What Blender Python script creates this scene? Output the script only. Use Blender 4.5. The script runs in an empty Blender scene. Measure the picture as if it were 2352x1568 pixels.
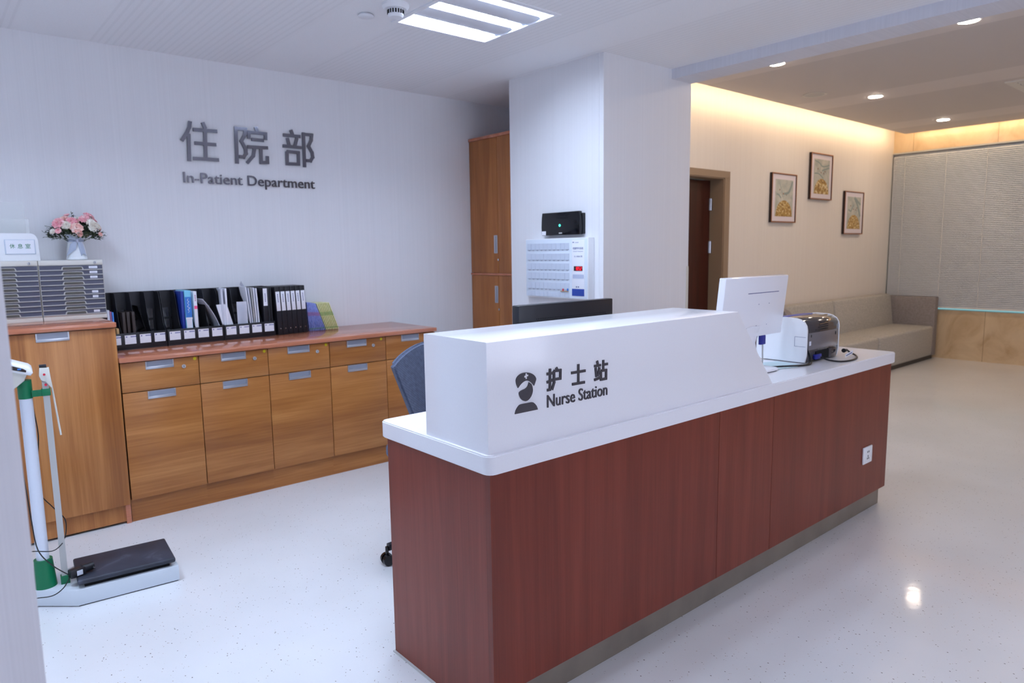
import bpy, bmesh, math, random
from mathutils import Vector, Matrix

random.seed(7)
scene = bpy.context.scene
COL = scene.collection
PI = math.pi

# ------------------------------------------------------------------ camera
yaw, pitch, roll = 0.8652851, -0.12933324, -0.01490133
cam_data = bpy.data.cameras.new('camera')
cam_data.sensor_width = 36.0
cam_data.lens = 1594.94 / 2352 * 36.0
cam_data.clip_start = 0.02
cam_data.dof.use_dof = True
cam_data.dof.focus_distance = 2.1
cam_data.dof.aperture_fstop = 4.5
cam = bpy.data.objects.new('camera', cam_data)
COL.objects.link(cam)
fw = Vector((math.cos(pitch) * math.cos(yaw), math.cos(pitch) * math.sin(yaw), math.sin(pitch)))
rt = Vector((math.sin(yaw), -math.cos(yaw), 0))
up = rt.cross(fw)
rt2 = rt * math.cos(roll) + up * math.sin(roll)
up2 = -rt * math.sin(roll) + up * math.cos(roll)
M = Matrix((rt2, up2, -fw)).transposed().to_4x4()
M.translation = Vector((0, 0, 1.4))
cam.matrix_world = M
scene.camera = cam

# ------------------------------------------------------------------ world, exposure
world = bpy.data.worlds.new('world')
scene.world = world
world.use_nodes = True
world.node_tree.nodes['Background'].inputs['Color'].default_value = (0.55, 0.80, 0.86, 1)
world.node_tree.nodes['Background'].inputs['Strength'].default_value = 0.8
scene.view_settings.view_transform = 'Standard'
scene.view_settings.look = 'None'
scene.view_settings.gamma = 1.0
scene.view_settings.use_curve_mapping = False
scene.view_settings.exposure = 0.0
scene.cycles.use_denoising = True
scene.cycles.max_bounces = 10
scene.cycles.diffuse_bounces = 6
scene.cycles.sample_clamp_indirect = 6.0
scene.cycles.caustics_reflective = False
scene.cycles.caustics_refractive = False

PANEL_POWER = 60.0        # emission of the fluorescent tubes over the worktop
PANEL_POWER_2 = 82.0      # emission of the unseen panels' tubes, raised above the seen one to balance the light
COVE_POWER = 50.0          # emission of the warm cove strips
DOWN_POWER = 200.0         # emission of the round downlights
FILL_WINDOW_POWER = 4.5        # front fill from the glowing panes of an added, unseen window
FILL_WINDOW_COL = (0.74, 0.80, 1.0)
PANEL_COL = (0.65, 0.78, 1.0)
COVE_COL = (1.0, 0.71, 0.43)
DOWN_COL = (1.0, 0.82, 0.66)


# ------------------------------------------------------------------ materials
def C(r, g, b):
    f = lambda v: (v / 255 / 12.92) if v / 255 <= 0.04045 else ((v / 255 + 0.055) / 1.055) ** 2.4
    return (f(r), f(g), f(b), 1.0)


def base(name):
    m = bpy.data.materials.new(name)
    m.use_nodes = True
    nt = m.node_tree
    return m, nt, nt.nodes['Principled BSDF']


def mat(name, col, rough=0.5, metal=0.0, coat=0.0, emit=None, power=0.0, alpha=1.0, trans=0.0, ior=1.45):
    m, nt, p = base(name)
    p.inputs['Base Color'].default_value = col
    p.inputs['Roughness'].default_value = rough
    p.inputs['Metallic'].default_value = metal
    p.inputs['Coat Weight'].default_value = coat
    p.inputs['IOR'].default_value = ior
    p.inputs['Transmission Weight'].default_value = trans
    p.inputs['Alpha'].default_value = alpha
    if emit:
        p.inputs['Emission Color'].default_value = (*emit[:3], 1)
        p.inputs['Emission Strength'].default_value = power
    return m


def N(nt, kind, **kw):
    n = nt.nodes.new(kind)
    for k, v in kw.items():
        if k in n.inputs:
            n.inputs[k].default_value = v
        else:
            setattr(n, k, v)
    return n


def coords(nt, scale, rand=True):
    tc = N(nt, 'ShaderNodeTexCoord')
    mp = N(nt, 'ShaderNodeMapping')
    mp.inputs['Scale'].default_value = scale
    nt.links.new(tc.outputs['Object'], mp.inputs['Vector'])
    if rand:
        oi = N(nt, 'ShaderNodeObjectInfo')
        mu = N(nt, 'ShaderNodeVectorMath', operation='SCALE')
        mu.inputs[0].default_value = (37.0, 19.0, 53.0)
        nt.links.new(oi.outputs['Random'], mu.inputs['Scale'])
        nt.links.new(mu.outputs[0], mp.inputs['Location'])
    return mp.outputs['Vector']


def ramp(nt, fac, stops):
    r = N(nt, 'ShaderNodeValToRGB')
    el = r.color_ramp.elements
    while len(el) < len(stops):
        el.new(0.5)
    for e, (p, c) in zip(el, stops):
        e.position = p
        e.color = c
    nt.links.new(fac, r.inputs['Fac'])
    return r.outputs['Color']


def wood(name, dark, mid, light, axis, rough=0.32, fine=1.0, coat=0.0, spec=0.5):
    """laminate with a printed grain running along axis"""
    m, nt, p = base(name)
    s = {'x': (0.9, 14, 9), 'y': (9, 0.9, 14), 'z': (14, 14, 0.8)}[axis]
    v = coords(nt, tuple(a * fine for a in s))
    n1 = N(nt, 'ShaderNodeTexNoise', Scale=1.0, Detail=5.0, Roughness=0.55, Distortion=0.6)
    nt.links.new(v, n1.inputs['Vector'])
    s2 = {'x': (3, 160, 120), 'y': (120, 3, 160), 'z': (160, 160, 3)}[axis]
    v2 = coords(nt, tuple(a * fine for a in s2))
    n2 = N(nt, 'ShaderNodeTexNoise', Scale=1.0, Detail=3.0, Roughness=0.6)
    nt.links.new(v2, n2.inputs['Vector'])
    mx = N(nt, 'ShaderNodeMath', operation='MULTIPLY_ADD')
    mx.inputs[1].default_value = 0.34
    nt.links.new(n2.outputs['Fac'], mx.inputs[0])
    m2 = N(nt, 'ShaderNodeMath', operation='MULTIPLY')
    m2.inputs[1].default_value = 0.72
    nt.links.new(n1.outputs['Fac'], m2.inputs[0])
    nt.links.new(m2.outputs[0], mx.inputs[2])
    col = ramp(nt, mx.outputs[0], [(0.36, dark), (0.53, mid), (0.70, light)])
    nt.links.new(col, p.inputs['Base Color'])
    p.inputs['Roughness'].default_value = rough
    p.inputs['Coat Weight'].default_value = coat
    p.inputs['Specular IOR Level'].default_value = spec
    return m


def stripes_wall(name, c1, c2, rough=0.55, scale=130.0, along='z'):
    m, nt, p = base(name)
    s = {'z': (scale, scale, 0.4), 'y': (scale, 0.4, scale), 'x': (0.4, scale, 0.5)}[along]
    v = coords(nt, s, rand=False)
    n = N(nt, 'ShaderNodeTexNoise', Scale=1.0, Detail=2.0, Roughness=0.6)
    nt.links.new(v, n.inputs['Vector'])
    col = ramp(nt, n.outputs['Fac'], [(0.3, c1), (0.7, c2)])
    nt.links.new(col, p.inputs['Base Color'])
    b = N(nt, 'ShaderNodeBump', Strength=0.04, Distance=0.001)
    nt.links.new(n.outputs['Fac'], b.inputs['Height'])
    nt.links.new(b.outputs['Normal'], p.inputs['Normal'])
    p.inputs['Roughness'].default_value = rough
    return m


def ribbed_ceiling(name, col, pitch, band, duty, x0=0.0, zone=1.0, d=0.955):
    """slotted metal ceiling: ribs run along y, smooth bands between"""
    m, nt, p = base(name)
    tc = N(nt, 'ShaderNodeTexCoord')
    sp = N(nt, 'ShaderNodeSeparateXYZ')
    nt.links.new(tc.outputs['Object'], sp.inputs[0])

    def math_(op, a, b):
        n = N(nt, 'ShaderNodeMath', operation=op)
        if isinstance(a, (int, float)):
            n.inputs[0].default_value = a
        else:
            nt.links.new(a, n.inputs[0])
        n.inputs[1].default_value = b
        return n.outputs[0]
    fr = math_('FRACT', math_('MULTIPLY', sp.outputs['X'], 1 / pitch), 0)
    rib = math_('LESS_THAN', fr, 0.34)
    bd = math_('LESS_THAN', math_('FRACT', math_('MULTIPLY', math_('SUBTRACT', sp.outputs['X'], x0), 1 / band), 0), duty)
    mul = N(nt, 'ShaderNodeMath', operation='MULTIPLY')
    nt.links.new(rib, mul.inputs[0])
    nt.links.new(bd, mul.inputs[1])
    mixc = N(nt, 'ShaderNodeMix', data_type='RGBA')
    zn = N(nt, 'ShaderNodeMix', data_type='RGBA')
    zn.inputs['A'].default_value = col
    zn.inputs['B'].default_value = tuple(c * zone for c in col[:3]) + (1,)
    nt.links.new(bd, zn.inputs['Factor'])
    nt.links.new(zn.outputs['Result'], mixc.inputs['A'])
    mixc.inputs['B'].default_value = tuple(c * d * zone for c in col[:3]) + (1,)
    nt.links.new(mul.outputs[0], mixc.inputs['Factor'])
    nz = N(nt, 'ShaderNodeTexNoise', Scale=420.0, Detail=1.0)
    nt.links.new(tc.outputs['Object'], nz.inputs['Vector'])
    spk = ramp(nt, nz.outputs['Fac'], [(0.30, (0.88, 0.88, 0.88, 1)), (0.42, (1, 1, 1, 1))])
    mm = N(nt, 'ShaderNodeMix', data_type='RGBA', blend_type='MULTIPLY')
    mm.inputs['Factor'].default_value = 1.0
    nt.links.new(mixc.outputs['Result'], mm.inputs['A'])
    nt.links.new(spk, mm.inputs['B'])
    nt.links.new(mm.outputs['Result'], p.inputs['Base Color'])
    b = N(nt, 'ShaderNodeBump', Strength=0.18, Distance=0.003, invert=True)
    nt.links.new(mul.outputs[0], b.inputs['Height'])
    nt.links.new(b.outputs['Normal'], p.inputs['Normal'])
    p.inputs['Roughness'].default_value = 0.6
    return m


def floor_mat():
    m, nt, p = base('speckled_vinyl')
    v = coords(nt, (1, 1, 1), rand=False)
    vo = N(nt, 'ShaderNodeTexVoronoi', Scale=92.0, Randomness=1.0)
    mp = N(nt, 'ShaderNodeMapping')
    mp.inputs['Scale'].default_value = (1.0, 0.75, 1.0)
    mp.inputs['Rotation'].default_value = (0, 0, 0.6)
    nt.links.new(v, mp.inputs['Vector'])
    nt.links.new(mp.outputs[0], vo.inputs['Vector'])
    sc = N(nt, 'ShaderNodeSeparateColor')
    nt.links.new(vo.outputs['Color'], sc.inputs[0])
    thr = N(nt, 'ShaderNodeMath', operation='MULTIPLY')
    thr.inputs[1].default_value = 0.21
    nt.links.new(sc.outputs[0], thr.inputs[0])
    lt = N(nt, 'ShaderNodeMath', operation='LESS_THAN')
    nt.links.new(vo.outputs['Distance'], lt.inputs[0])
    nt.links.new(thr.outputs[0], lt.inputs[1])
    pick = N(nt, 'ShaderNodeMath', operation='GREATER_THAN')
    pick.inputs[1].default_value = 0.30
    nt.links.new(sc.outputs[1], pick.inputs[0])
    fac = N(nt, 'ShaderNodeMath', operation='MULTIPLY')
    nt.links.new(lt.outputs[0], fac.inputs[0])
    nt.links.new(pick.outputs[0], fac.inputs[1])
    chip = ramp(nt, sc.outputs[2], [(0.0, C(92, 82, 76)), (0.25, C(140, 130, 122)), (1.0, C(192, 182, 174))])
    cl = N(nt, 'ShaderNodeTexNoise', Scale=1.4, Detail=3.0)
    nt.links.new(v, cl.inputs['Vector'])
    gr = ramp(nt, cl.outputs['Fac'], [(0.3, C(212, 212, 213)), (0.7, C(224, 224, 226))])
    mx = N(nt, 'ShaderNodeMix', data_type='RGBA')
    nt.links.new(fac.outputs[0], mx.inputs['Factor'])
    nt.links.new(gr, mx.inputs['A'])
    nt.links.new(chip, mx.inputs['B'])
    nt.links.new(mx.outputs['Result'], p.inputs['Base Color'])
    p.inputs['Roughness'].default_value = 0.32
    p.inputs['Coat Weight'].default_value = 0.34
    p.inputs['Coat Roughness'].default_value = 0.075
    b = N(nt, 'ShaderNodeBump', Strength=0.05, Distance=0.004)
    nn = N(nt, 'ShaderNodeTexNoise', Scale=26.0, Detail=2.0)
    nt.links.new(v, nn.inputs['Vector'])
    nt.links.new(nn.outputs['Fac'], b.inputs['Height'])
    nt.links.new(b.outputs['Normal'], p.inputs['Coat Normal'])
    nt.links.new(b.outputs['Normal'], p.inputs['Normal'])
    return m


def marble_mat():
    m, nt, p = base('beige_marble')
    v = coords(nt, (1, 1, 1), rand=False)
    n = N(nt, 'ShaderNodeTexNoise', Scale=2.2, Detail=6.0, Roughness=0.6, Distortion=1.6)
    nt.links.new(v, n.inputs['Vector'])
    col = ramp(nt, n.outputs['Fac'], [(0.3, C(184, 156, 120)), (0.5, C(206, 182, 148)), (0.72, C(216, 194, 160))])
    sp = N(nt, 'ShaderNodeSeparateXYZ')
    nt.links.new(v, sp.inputs[0])
    fr = N(nt, 'ShaderNodeMath', operation='MULTIPLY_ADD')
    fr.inputs[1].default_value = 1 / 0.9
    fr.inputs[2].default_value = 0.108
    nt.links.new(sp.outputs['Y'], fr.inputs[0])
    f2 = N(nt, 'ShaderNodeMath', operation='FRACT')
    nt.links.new(fr.outputs[0], f2.inputs[0])
    lt = N(nt, 'ShaderNodeMath', operation='LESS_THAN')
    lt.inputs[1].default_value = 0.006
    nt.links.new(f2.outputs[0], lt.inputs[0])
    mx = N(nt, 'ShaderNodeMix', data_type='RGBA')
    nt.links.new(lt.outputs[0], mx.inputs['Factor'])
    nt.links.new(col, mx.inputs['A'])
    mx.inputs['B'].default_value = C(150, 122, 92)
    nt.links.new(mx.outputs['Result'], p.inputs['Base Color'])
    p.inputs['Roughness'].default_value = 0.3
    return m


def weave_mat(name, c1, c2, scale, rough=0.9):
    m, nt, p = base(name)
    v = coords(nt, (scale, scale, scale), rand=False)
    ch = N(nt, 'ShaderNodeTexChecker', Scale=1.0)
    nt.links.new(v, ch.inputs['Vector'])
    ch.inputs['Color1'].default_value = c1
    ch.inputs['Color2'].default_value = c2
    n = N(nt, 'ShaderNodeTexNoise', Scale=0.25, Detail=2.0)
    nt.links.new(v, n.inputs['Vector'])
    mx = N(nt, 'ShaderNodeMix', data_type='RGBA', blend_type='MULTIPLY')
    mx.inputs['Factor'].default_value = 0.5
    nt.links.new(ch.outputs['Color'], mx.inputs['A'])
    nt.links.new(n.outputs['Fac'], mx.inputs['B'])
    nt.links.new(mx.outputs['Result'], p.inputs['Base Color'])
    b = N(nt, 'ShaderNodeBump', Strength=0.4, Distance=0.001)
    nt.links.new(ch.outputs['Fac'], b.inputs['Height'])
    nt.links.new(b.outputs['Normal'], p.inputs['Normal'])
    p.inputs['Roughness'].default_value = rough
    return m


def mottled(name, stops, scale, rough=0.5, kind='noise', detail=3.0, dist=0.0):
    m, nt, p = base(name)
    v = coords(nt, (1, 1, 1))
    if kind == 'noise':
        n = N(nt, 'ShaderNodeTexNoise', Scale=scale, Detail=detail, Distortion=dist)
        out = n.outputs['Fac']
    else:
        n = N(nt, 'ShaderNodeTexVoronoi', Scale=scale)
        out = n.outputs['Distance']
    nt.links.new(v, n.inputs['Vector'])
    nt.links.new(ramp(nt, out, stops), p.inputs['Base Color'])
    p.inputs['Roughness'].default_value = rough
    return m


MT = {}
MT['floor'] = floor_mat()
MT['wall'] = stripes_wall('striped_wallpaper', C(229, 229, 232), C(233, 233, 236))
MT['wall_near'] = stripes_wall('striped_wallpaper_near', C(224, 223, 228), C(233, 232, 237), scale=200)
MT['wall_lounge'] = stripes_wall('cream_wallpaper', C(228, 220, 211), C(233, 226, 217))
MT['ceil'] = ribbed_ceiling('ribbed_ceiling_white', C(240, 240, 242), 0.037, 1.2, 0.71, 3.25, 0.985)
MT['ceil2'] = ribbed_ceiling('ribbed_ceiling_lounge', C(216, 209, 205), 0.024, 1.86, 0.76, 5.195, 0.88)
MT['beam'] = stripes_wall('striped_beam', C(212, 213, 221), C(218, 219, 227), scale=70, along='x')
MT['marble'] = marble_mat()
MT['oak_h'] = wood('honey_oak_horizontal', C(140, 84, 36), C(164, 104, 50), C(186, 126, 68), 'x', rough=0.35)
MT['oak_v'] = wood('honey_oak_vertical', C(138, 82, 36), C(162, 102, 50), C(184, 124, 68), 'z', rough=0.35)
MT['oak_dk'] = wood('oak_vertical_dark', C(132, 76, 32), C(156, 94, 44), C(176, 112, 58), 'z', rough=0.4)
MT['edge'] = wood('reddish_worktop', C(168, 100, 72), C(184, 114, 84), C(196, 128, 98), 'x', rough=0.16, coat=0.2)
MT['cherry'] = wood('cherry_laminate', C(104, 43, 29), C(118, 51, 36), C(130, 60, 44), 'z', rough=0.32, fine=1.0, spec=0.35)
MT['door'] = wood('shaded_red_door', C(50, 16, 8), C(60, 20, 10), C(70, 26, 14), 'z', rough=0.4)  # door red set darker to carry the shade of its recess
MT['doorframe'] = mat('taupe_door_frame', C(150, 128, 106), 0.45)
MT['gap'] = mat('dark_gap', C(52, 30, 20), 0.8)
MT['toe'] = mottled('brushed_toe_kick', [(0.3, C(112, 102, 92)), (0.7, C(130, 120, 108))], 6.0, 0.35)
MT['quartz'] = mottled('white_quartz', [(0.3, C(237, 236, 241)), (0.6, C(238, 238, 242))], 200.0, 0.15)
MT['alu'] = mat('brushed_aluminium', C(196, 200, 208), 0.32, 0.75)
MT['alu_in'] = mat('handle_recess', C(150, 156, 170), 0.45, 0.4)
MT['steel'] = mat('polished_steel', C(122, 122, 132), 0.1, 1.0)
MT['lock_silver'] = mat('satin_silver_lock', C(188, 190, 196), 0.35, 0.35)
MT['chrome'] = mat('chrome', C(190, 192, 198), 0.15, 1.0)
MT['letter'] = mat('dark_grey_acrylic', C(70, 66, 72), 0.35)
MT['white'] = mat('white_plastic', C(236, 238, 242), 0.35)
MT['white_gloss'] = mat('glossy_white_plastic', C(238, 238, 244), 0.12)
MT['offwhite'] = mat('offwhite_plastic', C(214, 212, 204), 0.45)
MT['grey_pl'] = mat('grey_plastic', C(182, 182, 180), 0.45)
MT['black'] = mat('black_plastic', C(24, 25, 32), 0.4)
MT['black_gloss'] = mat('glossy_black_plastic', C(14, 15, 20), 0.1)
MT['black_soft'] = mat('black_rubber', C(30, 31, 36), 0.6)
MT['hole'] = mat('black_hole', C(8, 8, 10), 0.9)
MT['paper'] = mat('white_paper', C(234, 236, 244), 0.7)
MT['paper2'] = mat('greyish_paper', C(206, 210, 222), 0.7)
MT['pale_sheet'] = mat('pale_blue_green_sheet', C(204, 226, 230), 0.6)
MT['ink'] = mat('dark_ink', C(70, 78, 128), 0.7)
MT['blueink'] = mat('blue_ink', C(40, 66, 150), 0.7)
MT['navy'] = mat('navy_folder', C(30, 54, 140), 0.4)
MT['blue'] = mat('bright_blue_card', C(60, 124, 204), 0.4)
MT['cyan'] = mat('cyan_card', C(120, 196, 226), 0.4)
MT['pink'] = mat('pink_tag', C(250, 96, 150), 0.5)
MT['brown'] = mat('brown_notebook', C(46, 36, 34), 0.5)
MT['tan'] = mat('tan_board', C(176, 142, 96), 0.6)
MT['yellow'] = mat('yellow_sticker', C(206, 196, 20), 0.5)
MT['green'] = mat('green_plastic', C(4, 112, 72), 0.4)
MT['greenink'] = mat('green_ink', C(50, 120, 84), 0.6)
MT['red'] = mat('red_plastic', C(200, 36, 60), 0.4)
MT['blue_book'] = mottled('blue_booklet_cover', [(0.35, C(112, 126, 196)), (0.6, C(138, 152, 214))], 60, 0.5)
MT['yellow_book'] = mottled('yellow_booklet_cover', [(0.35, C(208, 210, 146)), (0.6, C(224, 224, 172))], 60, 0.5)
MT['greentrim'] = mat('booklet_green_band', C(96, 158, 88), 0.5)
MT['redtrim'] = mat('booklet_red_print', C(164, 108, 150), 0.5)
MT['sofa'] = weave_mat('greige_sofa_fabric', C(206, 203, 196), C(192, 188, 182), 240)
MT['sofa_shaded'] = weave_mat('shaded_sofa_fabric', C(168, 160, 158), C(154, 146, 146), 240)  # same sofa fabric, darkened to paint in the shade on the armrests
MT['chair'] = weave_mat('blue_grey_chair_fabric', C(116, 126, 150), C(90, 100, 126), 210)
MT['frame_dk'] = mat('dark_brown_frame', C(40, 24, 22), 0.4)
MT['frame_cu'] = mat('copper_frame_edge', C(172, 112, 76), 0.35, 0.3)
MT['art_bg'] = mottled('watercolour_wash', [(0.35, C(168, 172, 164)), (0.55, C(190, 190, 178)), (0.7, C(204, 202, 190))], 9, 0.7, detail=4, dist=1.0)
MT['art_gold'] = mottled('gold_leaf_pattern', [(0.30, C(120, 84, 36)), (0.48, C(168, 128, 56)), (0.55, C(192, 160, 88)), (0.64, C(226, 214, 176))], 46, 0.4, detail=2)
MT['art_ink'] = mat('grey_green_wash', C(142, 154, 150), 0.7)
MT['art_dot'] = mat('brown_wash', C(132, 84, 60), 0.7)
MT['mount'] = mat('picture_mount', C(226, 216, 220), 0.6)
MT['blind'] = mat('grey_beige_slat', C(196, 200, 205), 0.4)
MT['cord'] = mat('white_cord', C(222, 218, 212), 0.6)
MT['glass'] = mat('tinted_window_glass', (0.62, 0.93, 0.95, 1), 0.02, trans=1.0, ior=1.0)
MT['tube'] = mat('lit_fluorescent_tube', (1, 1, 1, 1), 0.5, emit=PANEL_COL, power=PANEL_POWER)
MT['tube_bright'] = mat('lit_brighter_fluorescent_tube', (1, 1, 1, 1), 0.5, emit=PANEL_COL, power=PANEL_POWER_2)  # same kind of tube, only given stronger output to balance the light
MT['emissive'] = mat('glowing_fill_pane', (1, 1, 1, 1), 0.5, emit=FILL_WINDOW_COL, power=FILL_WINDOW_POWER)
MT['cove'] = mat('lit_cove_strip', (1, 1, 1, 1), 0.5, emit=COVE_COL, power=COVE_POWER)
MT['down'] = mat('lit_downlight', (1, 1, 1, 1), 0.5, emit=DOWN_COL, power=DOWN_POWER)
MT['louvre'] = mat('grey_louvre', C(222, 225, 232), 0.4)
MT['slot_rim'] = mat('grey_slot_rim', C(150, 156, 172), 0.4)
MT['mirror'] = mat('specular_louvre_blade', C(200, 204, 212), 0.12, 1.0)
MT['led_red'] = mat('lit_red_digits', (0.3, 0, 0, 1), 0.4, emit=(1, 0.02, 0.05), power=1.6)
MT['led_green'] = mat('lit_green_led', (0, 0.3, 0.2, 1), 0.4, emit=(0.05, 0.9, 0.6), power=4.0)
MT['acrylic'] = mat('clear_acrylic', (0.92, 0.97, 0.96, 1), 0.06, trans=0.0, alpha=0.18)
MT['smoke'] = mat('smoked_dark_plastic', C(62, 60, 66), 0.12, coat=0.4)
MT['smoke_lt'] = mat('smoked_grey_plastic', C(112, 108, 112), 0.15, coat=0.3)
MT['vga'] = mat('blue_plug', C(40, 46, 140), 0.4)
MT['cable'] = mat('black_cable', C(14, 14, 18), 0.4)
MT['ribbon'] = mat('silver_satin_ribbon', C(176, 186, 206), 0.35)
MT['ceramic'] = mat('white_ceramic', C(236, 240, 244), 0.18)
MT['petal_pink'] = mottled('pink_petals', [(0.3, C(236, 138, 154)), (0.5, C(244, 178, 184)), (0.7, C(250, 226, 224))], 50, 0.6)
MT['petal_peach'] = mottled('peach_petals', [(0.3, C(236, 160, 150)), (0.5, C(246, 200, 188)), (0.7, C(250, 230, 222))], 50, 0.6)
MT['petal_white'] = mottled('white_petals', [(0.3, C(226, 214, 196)), (0.6, C(244, 240, 230))], 40, 0.6)
MT['leaf'] = mottled('dark_green_leaves', [(0.3, C(34, 48, 36)), (0.55, C(54, 70, 48)), (0.75, C(92, 96, 62))], 30, 0.6)
MT['mat_top'] = mottled('scuffed_black_rubber', [(0.35, C(34, 38, 50)), (0.6, C(46, 50, 64)), (0.76, C(84, 90, 106))], 7, 0.55, detail=5, dist=0.7)
MT['scale'] = mat('pale_grey_painted_metal', C(206, 214, 222), 0.35)
MT['pole'] = mat('white_painted_pole', C(220, 226, 238), 0.3)
MT['slot'] = mat('card_slot_cover', C(196, 206, 220), 0.25)
MT['face_blue'] = mat('pale_blue_face', C(218, 228, 240), 0.35)
MT['slot_grey'] = mat('clear_grey_card_slot', C(198, 207, 222), 0.3)
MT['slot_blue'] = mat('blue_slot', C(120, 144, 190), 0.5)


# ------------------------------------------------------------------ mesh helpers
def BM():
    return bmesh.new()


def box(bm, x0, x1, y0, y1, z0, z1, bev=0.0, seg=2, edges=None):
    vs = [bm.verts.new((x, y, z)) for z in (z0, z1) for y in (y0, y1) for x in (x0, x1)]
    idx = [(0, 2, 3, 1), (4, 5, 7, 6), (0, 1, 5, 4), (2, 6, 7, 3), (0, 4, 6, 2), (1, 3, 7, 5)]
    fs = [bm.faces.new([vs[i] for i in f]) for f in idx]
    if bev > 0:
        es = set(e for f in fs for e in f.edges)
        if edges == 'vertical':
            es = [e for e in es if abs(e.verts[0].co.z - e.verts[1].co.z) > 1e-6]
        bmesh.ops.bevel(bm, geom=list(es), offset=bev, segments=seg, affect='EDGES', profile=0.5)
    return bm


def prism(bm, pts, axis, a, b, bev=0.0):
    def P(u, v, w):
        return {'x': (w, u, v), 'y': (u, w, v), 'z': (u, v, w)}[axis]
    lo = [bm.verts.new(P(u, v, a)) for u, v in pts]
    hi = [bm.verts.new(P(u, v, b)) for u, v in pts]
    n = len(pts)
    fs = [bm.faces.new(lo), bm.faces.new(hi[::-1])]
    for i in range(n):
        j = (i + 1) % n
        fs.append(bm.faces.new([lo[j], lo[i], hi[i], hi[j]]))
    bmesh.ops.recalc_face_normals(bm, faces=fs)
    if bev > 0:
        es = set(e for f in fs[:2] for e in f.edges)
        bmesh.ops.bevel(bm, geom=list(es), offset=bev, segments=2, affect='EDGES', profile=0.5)
    return bm


def ring(p, d, r, seg, up=None):
    d = Vector(d).normalized()
    u = d.cross(Vector(up) if up else (Vector((0, 0, 1)) if abs(d.z) < 0.9 else Vector((1, 0, 0)))).normalized()
    v = d.cross(u)
    return [Vector(p) + (u * math.cos(2 * PI * k / seg) + v * math.sin(2 * PI * k / seg)) * r for k in range(seg)]


def cyl(bm, p0, p1, r0, r1=None, seg=24, cap=True):
    r1 = r0 if r1 is None else r1
    d = Vector(p1) - Vector(p0)
    a = [bm.verts.new(c) for c in ring(p0, d, r0, seg)]
    b = [bm.verts.new(c) for c in ring(p1, d, r1, seg)]
    fs = []
    for i in range(seg):
        j = (i + 1) % seg
        fs.append(bm.faces.new([a[i], a[j], b[j], b[i]]))
    if cap:
        fs.append(bm.faces.new(a[::-1]))
        fs.append(bm.faces.new(b))
    bmesh.ops.recalc_face_normals(bm, faces=fs)
    return bm


def smooth_path(pts, n=6):
    P = [Vector(p) for p in pts]
    out = []
    for i in range(len(P) - 1):
        p0, p1, p2, p3 = P[max(i - 1, 0)], P[i], P[i + 1], P[min(i + 2, len(P) - 1)]
        for k in range(n):
            t = k / n
            out.append(0.5 * ((2 * p1) + (p2 - p0) * t + (2 * p0 - 5 * p1 + 4 * p2 - p3) * t * t + (3 * p1 - p0 - 3 * p2 + p3) * t ** 3))
    out.append(P[-1])
    return out


def tube(bm, pts, r, seg=8, smooth=6):
    P = smooth_path(pts, smooth) if smooth else [Vector(p) for p in pts]
    rings = []
    nrm = None
    for i, p in enumerate(P):
        d = (P[min(i + 1, len(P) - 1)] - P[max(i - 1, 0)]).normalized()
        if nrm is None:
            nrm = d.cross(Vector((0, 0, 1)) if abs(d.z) < 0.9 else Vector((1, 0, 0))).normalized()
        nrm = (nrm - d * nrm.dot(d)).normalized()
        v = d.cross(nrm)
        rings.append([bm.verts.new(p + (nrm * math.cos(2 * PI * k / seg) + v * math.sin(2 * PI * k / seg)) * r) for k in range(seg)])
    fs = []
    for a, b in zip(rings, rings[1:]):
        for i in range(seg):
            j = (i + 1) % seg
            fs.append(bm.faces.new([a[i], a[j], b[j], b[i]]))
    fs.append(bm.faces.new(rings[0][::-1]))
    fs.append(bm.faces.new(rings[-1]))
    bmesh.ops.recalc_face_normals(bm, faces=fs)
    return bm


def lathe(bm, prof, seg=32, c=(0, 0)):
    rings = [[bm.verts.new((c[0] + r * math.cos(2 * PI * k / seg), c[1] + r * math.sin(2 * PI * k / seg), z)) for k in range(seg)] for r, z in prof]
    fs = []
    for a, b in zip(rings, rings[1:]):
        for i in range(seg):
            j = (i + 1) % seg
            fs.append(bm.faces.new([a[i], a[j], b[j], b[i]]))
    fs.append(bm.faces.new(rings[0][::-1]))
    fs.append(bm.faces.new(rings[-1]))
    bmesh.ops.recalc_face_normals(bm, faces=fs)
    return bm


def grid(bm, nu, nv, fn, thick=0.0):
    """sheet through fn(u, v); with thickness a closed shell"""
    V = [[bm.verts.new(fn(i / nu, j / nv)) for j in range(nv + 1)] for i in range(nu + 1)]
    fs = [bm.faces.new([V[i][j], V[i + 1][j], V[i + 1][j + 1], V[i][j + 1]]) for i in range(nu) for j in range(nv)]
    if thick:
        bm.normal_update()
        bmesh.ops.solidify(bm, geom=fs, thickness=thick)
        bmesh.ops.recalc_face_normals(bm, faces=bm.faces[:])
    return bm


def strokes(bm, lines, w, y0, y1):
    """flat lettering strokes in the x-z plane, extruded along y"""
    k = 0
    for ln in lines:
        for i in range(len(ln) - 1):
            a, b = Vector(ln[i]), Vector(ln[i + 1])
            d = (b - a).normalized()
            n = Vector((-d.y, d.x)) * w / 2
            a2 = a - d * (w * 0.42 if i > 0 else 0)
            b2 = b + d * (w * 0.42 if i < len(ln) - 2 else 0)
            prism(bm, [tuple(a2 + n), tuple(b2 + n), tuple(b2 - n), tuple(a2 - n)], 'y', y0 - 0.00015 * (k % 5), y1)
            k += 1
    return bm


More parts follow.
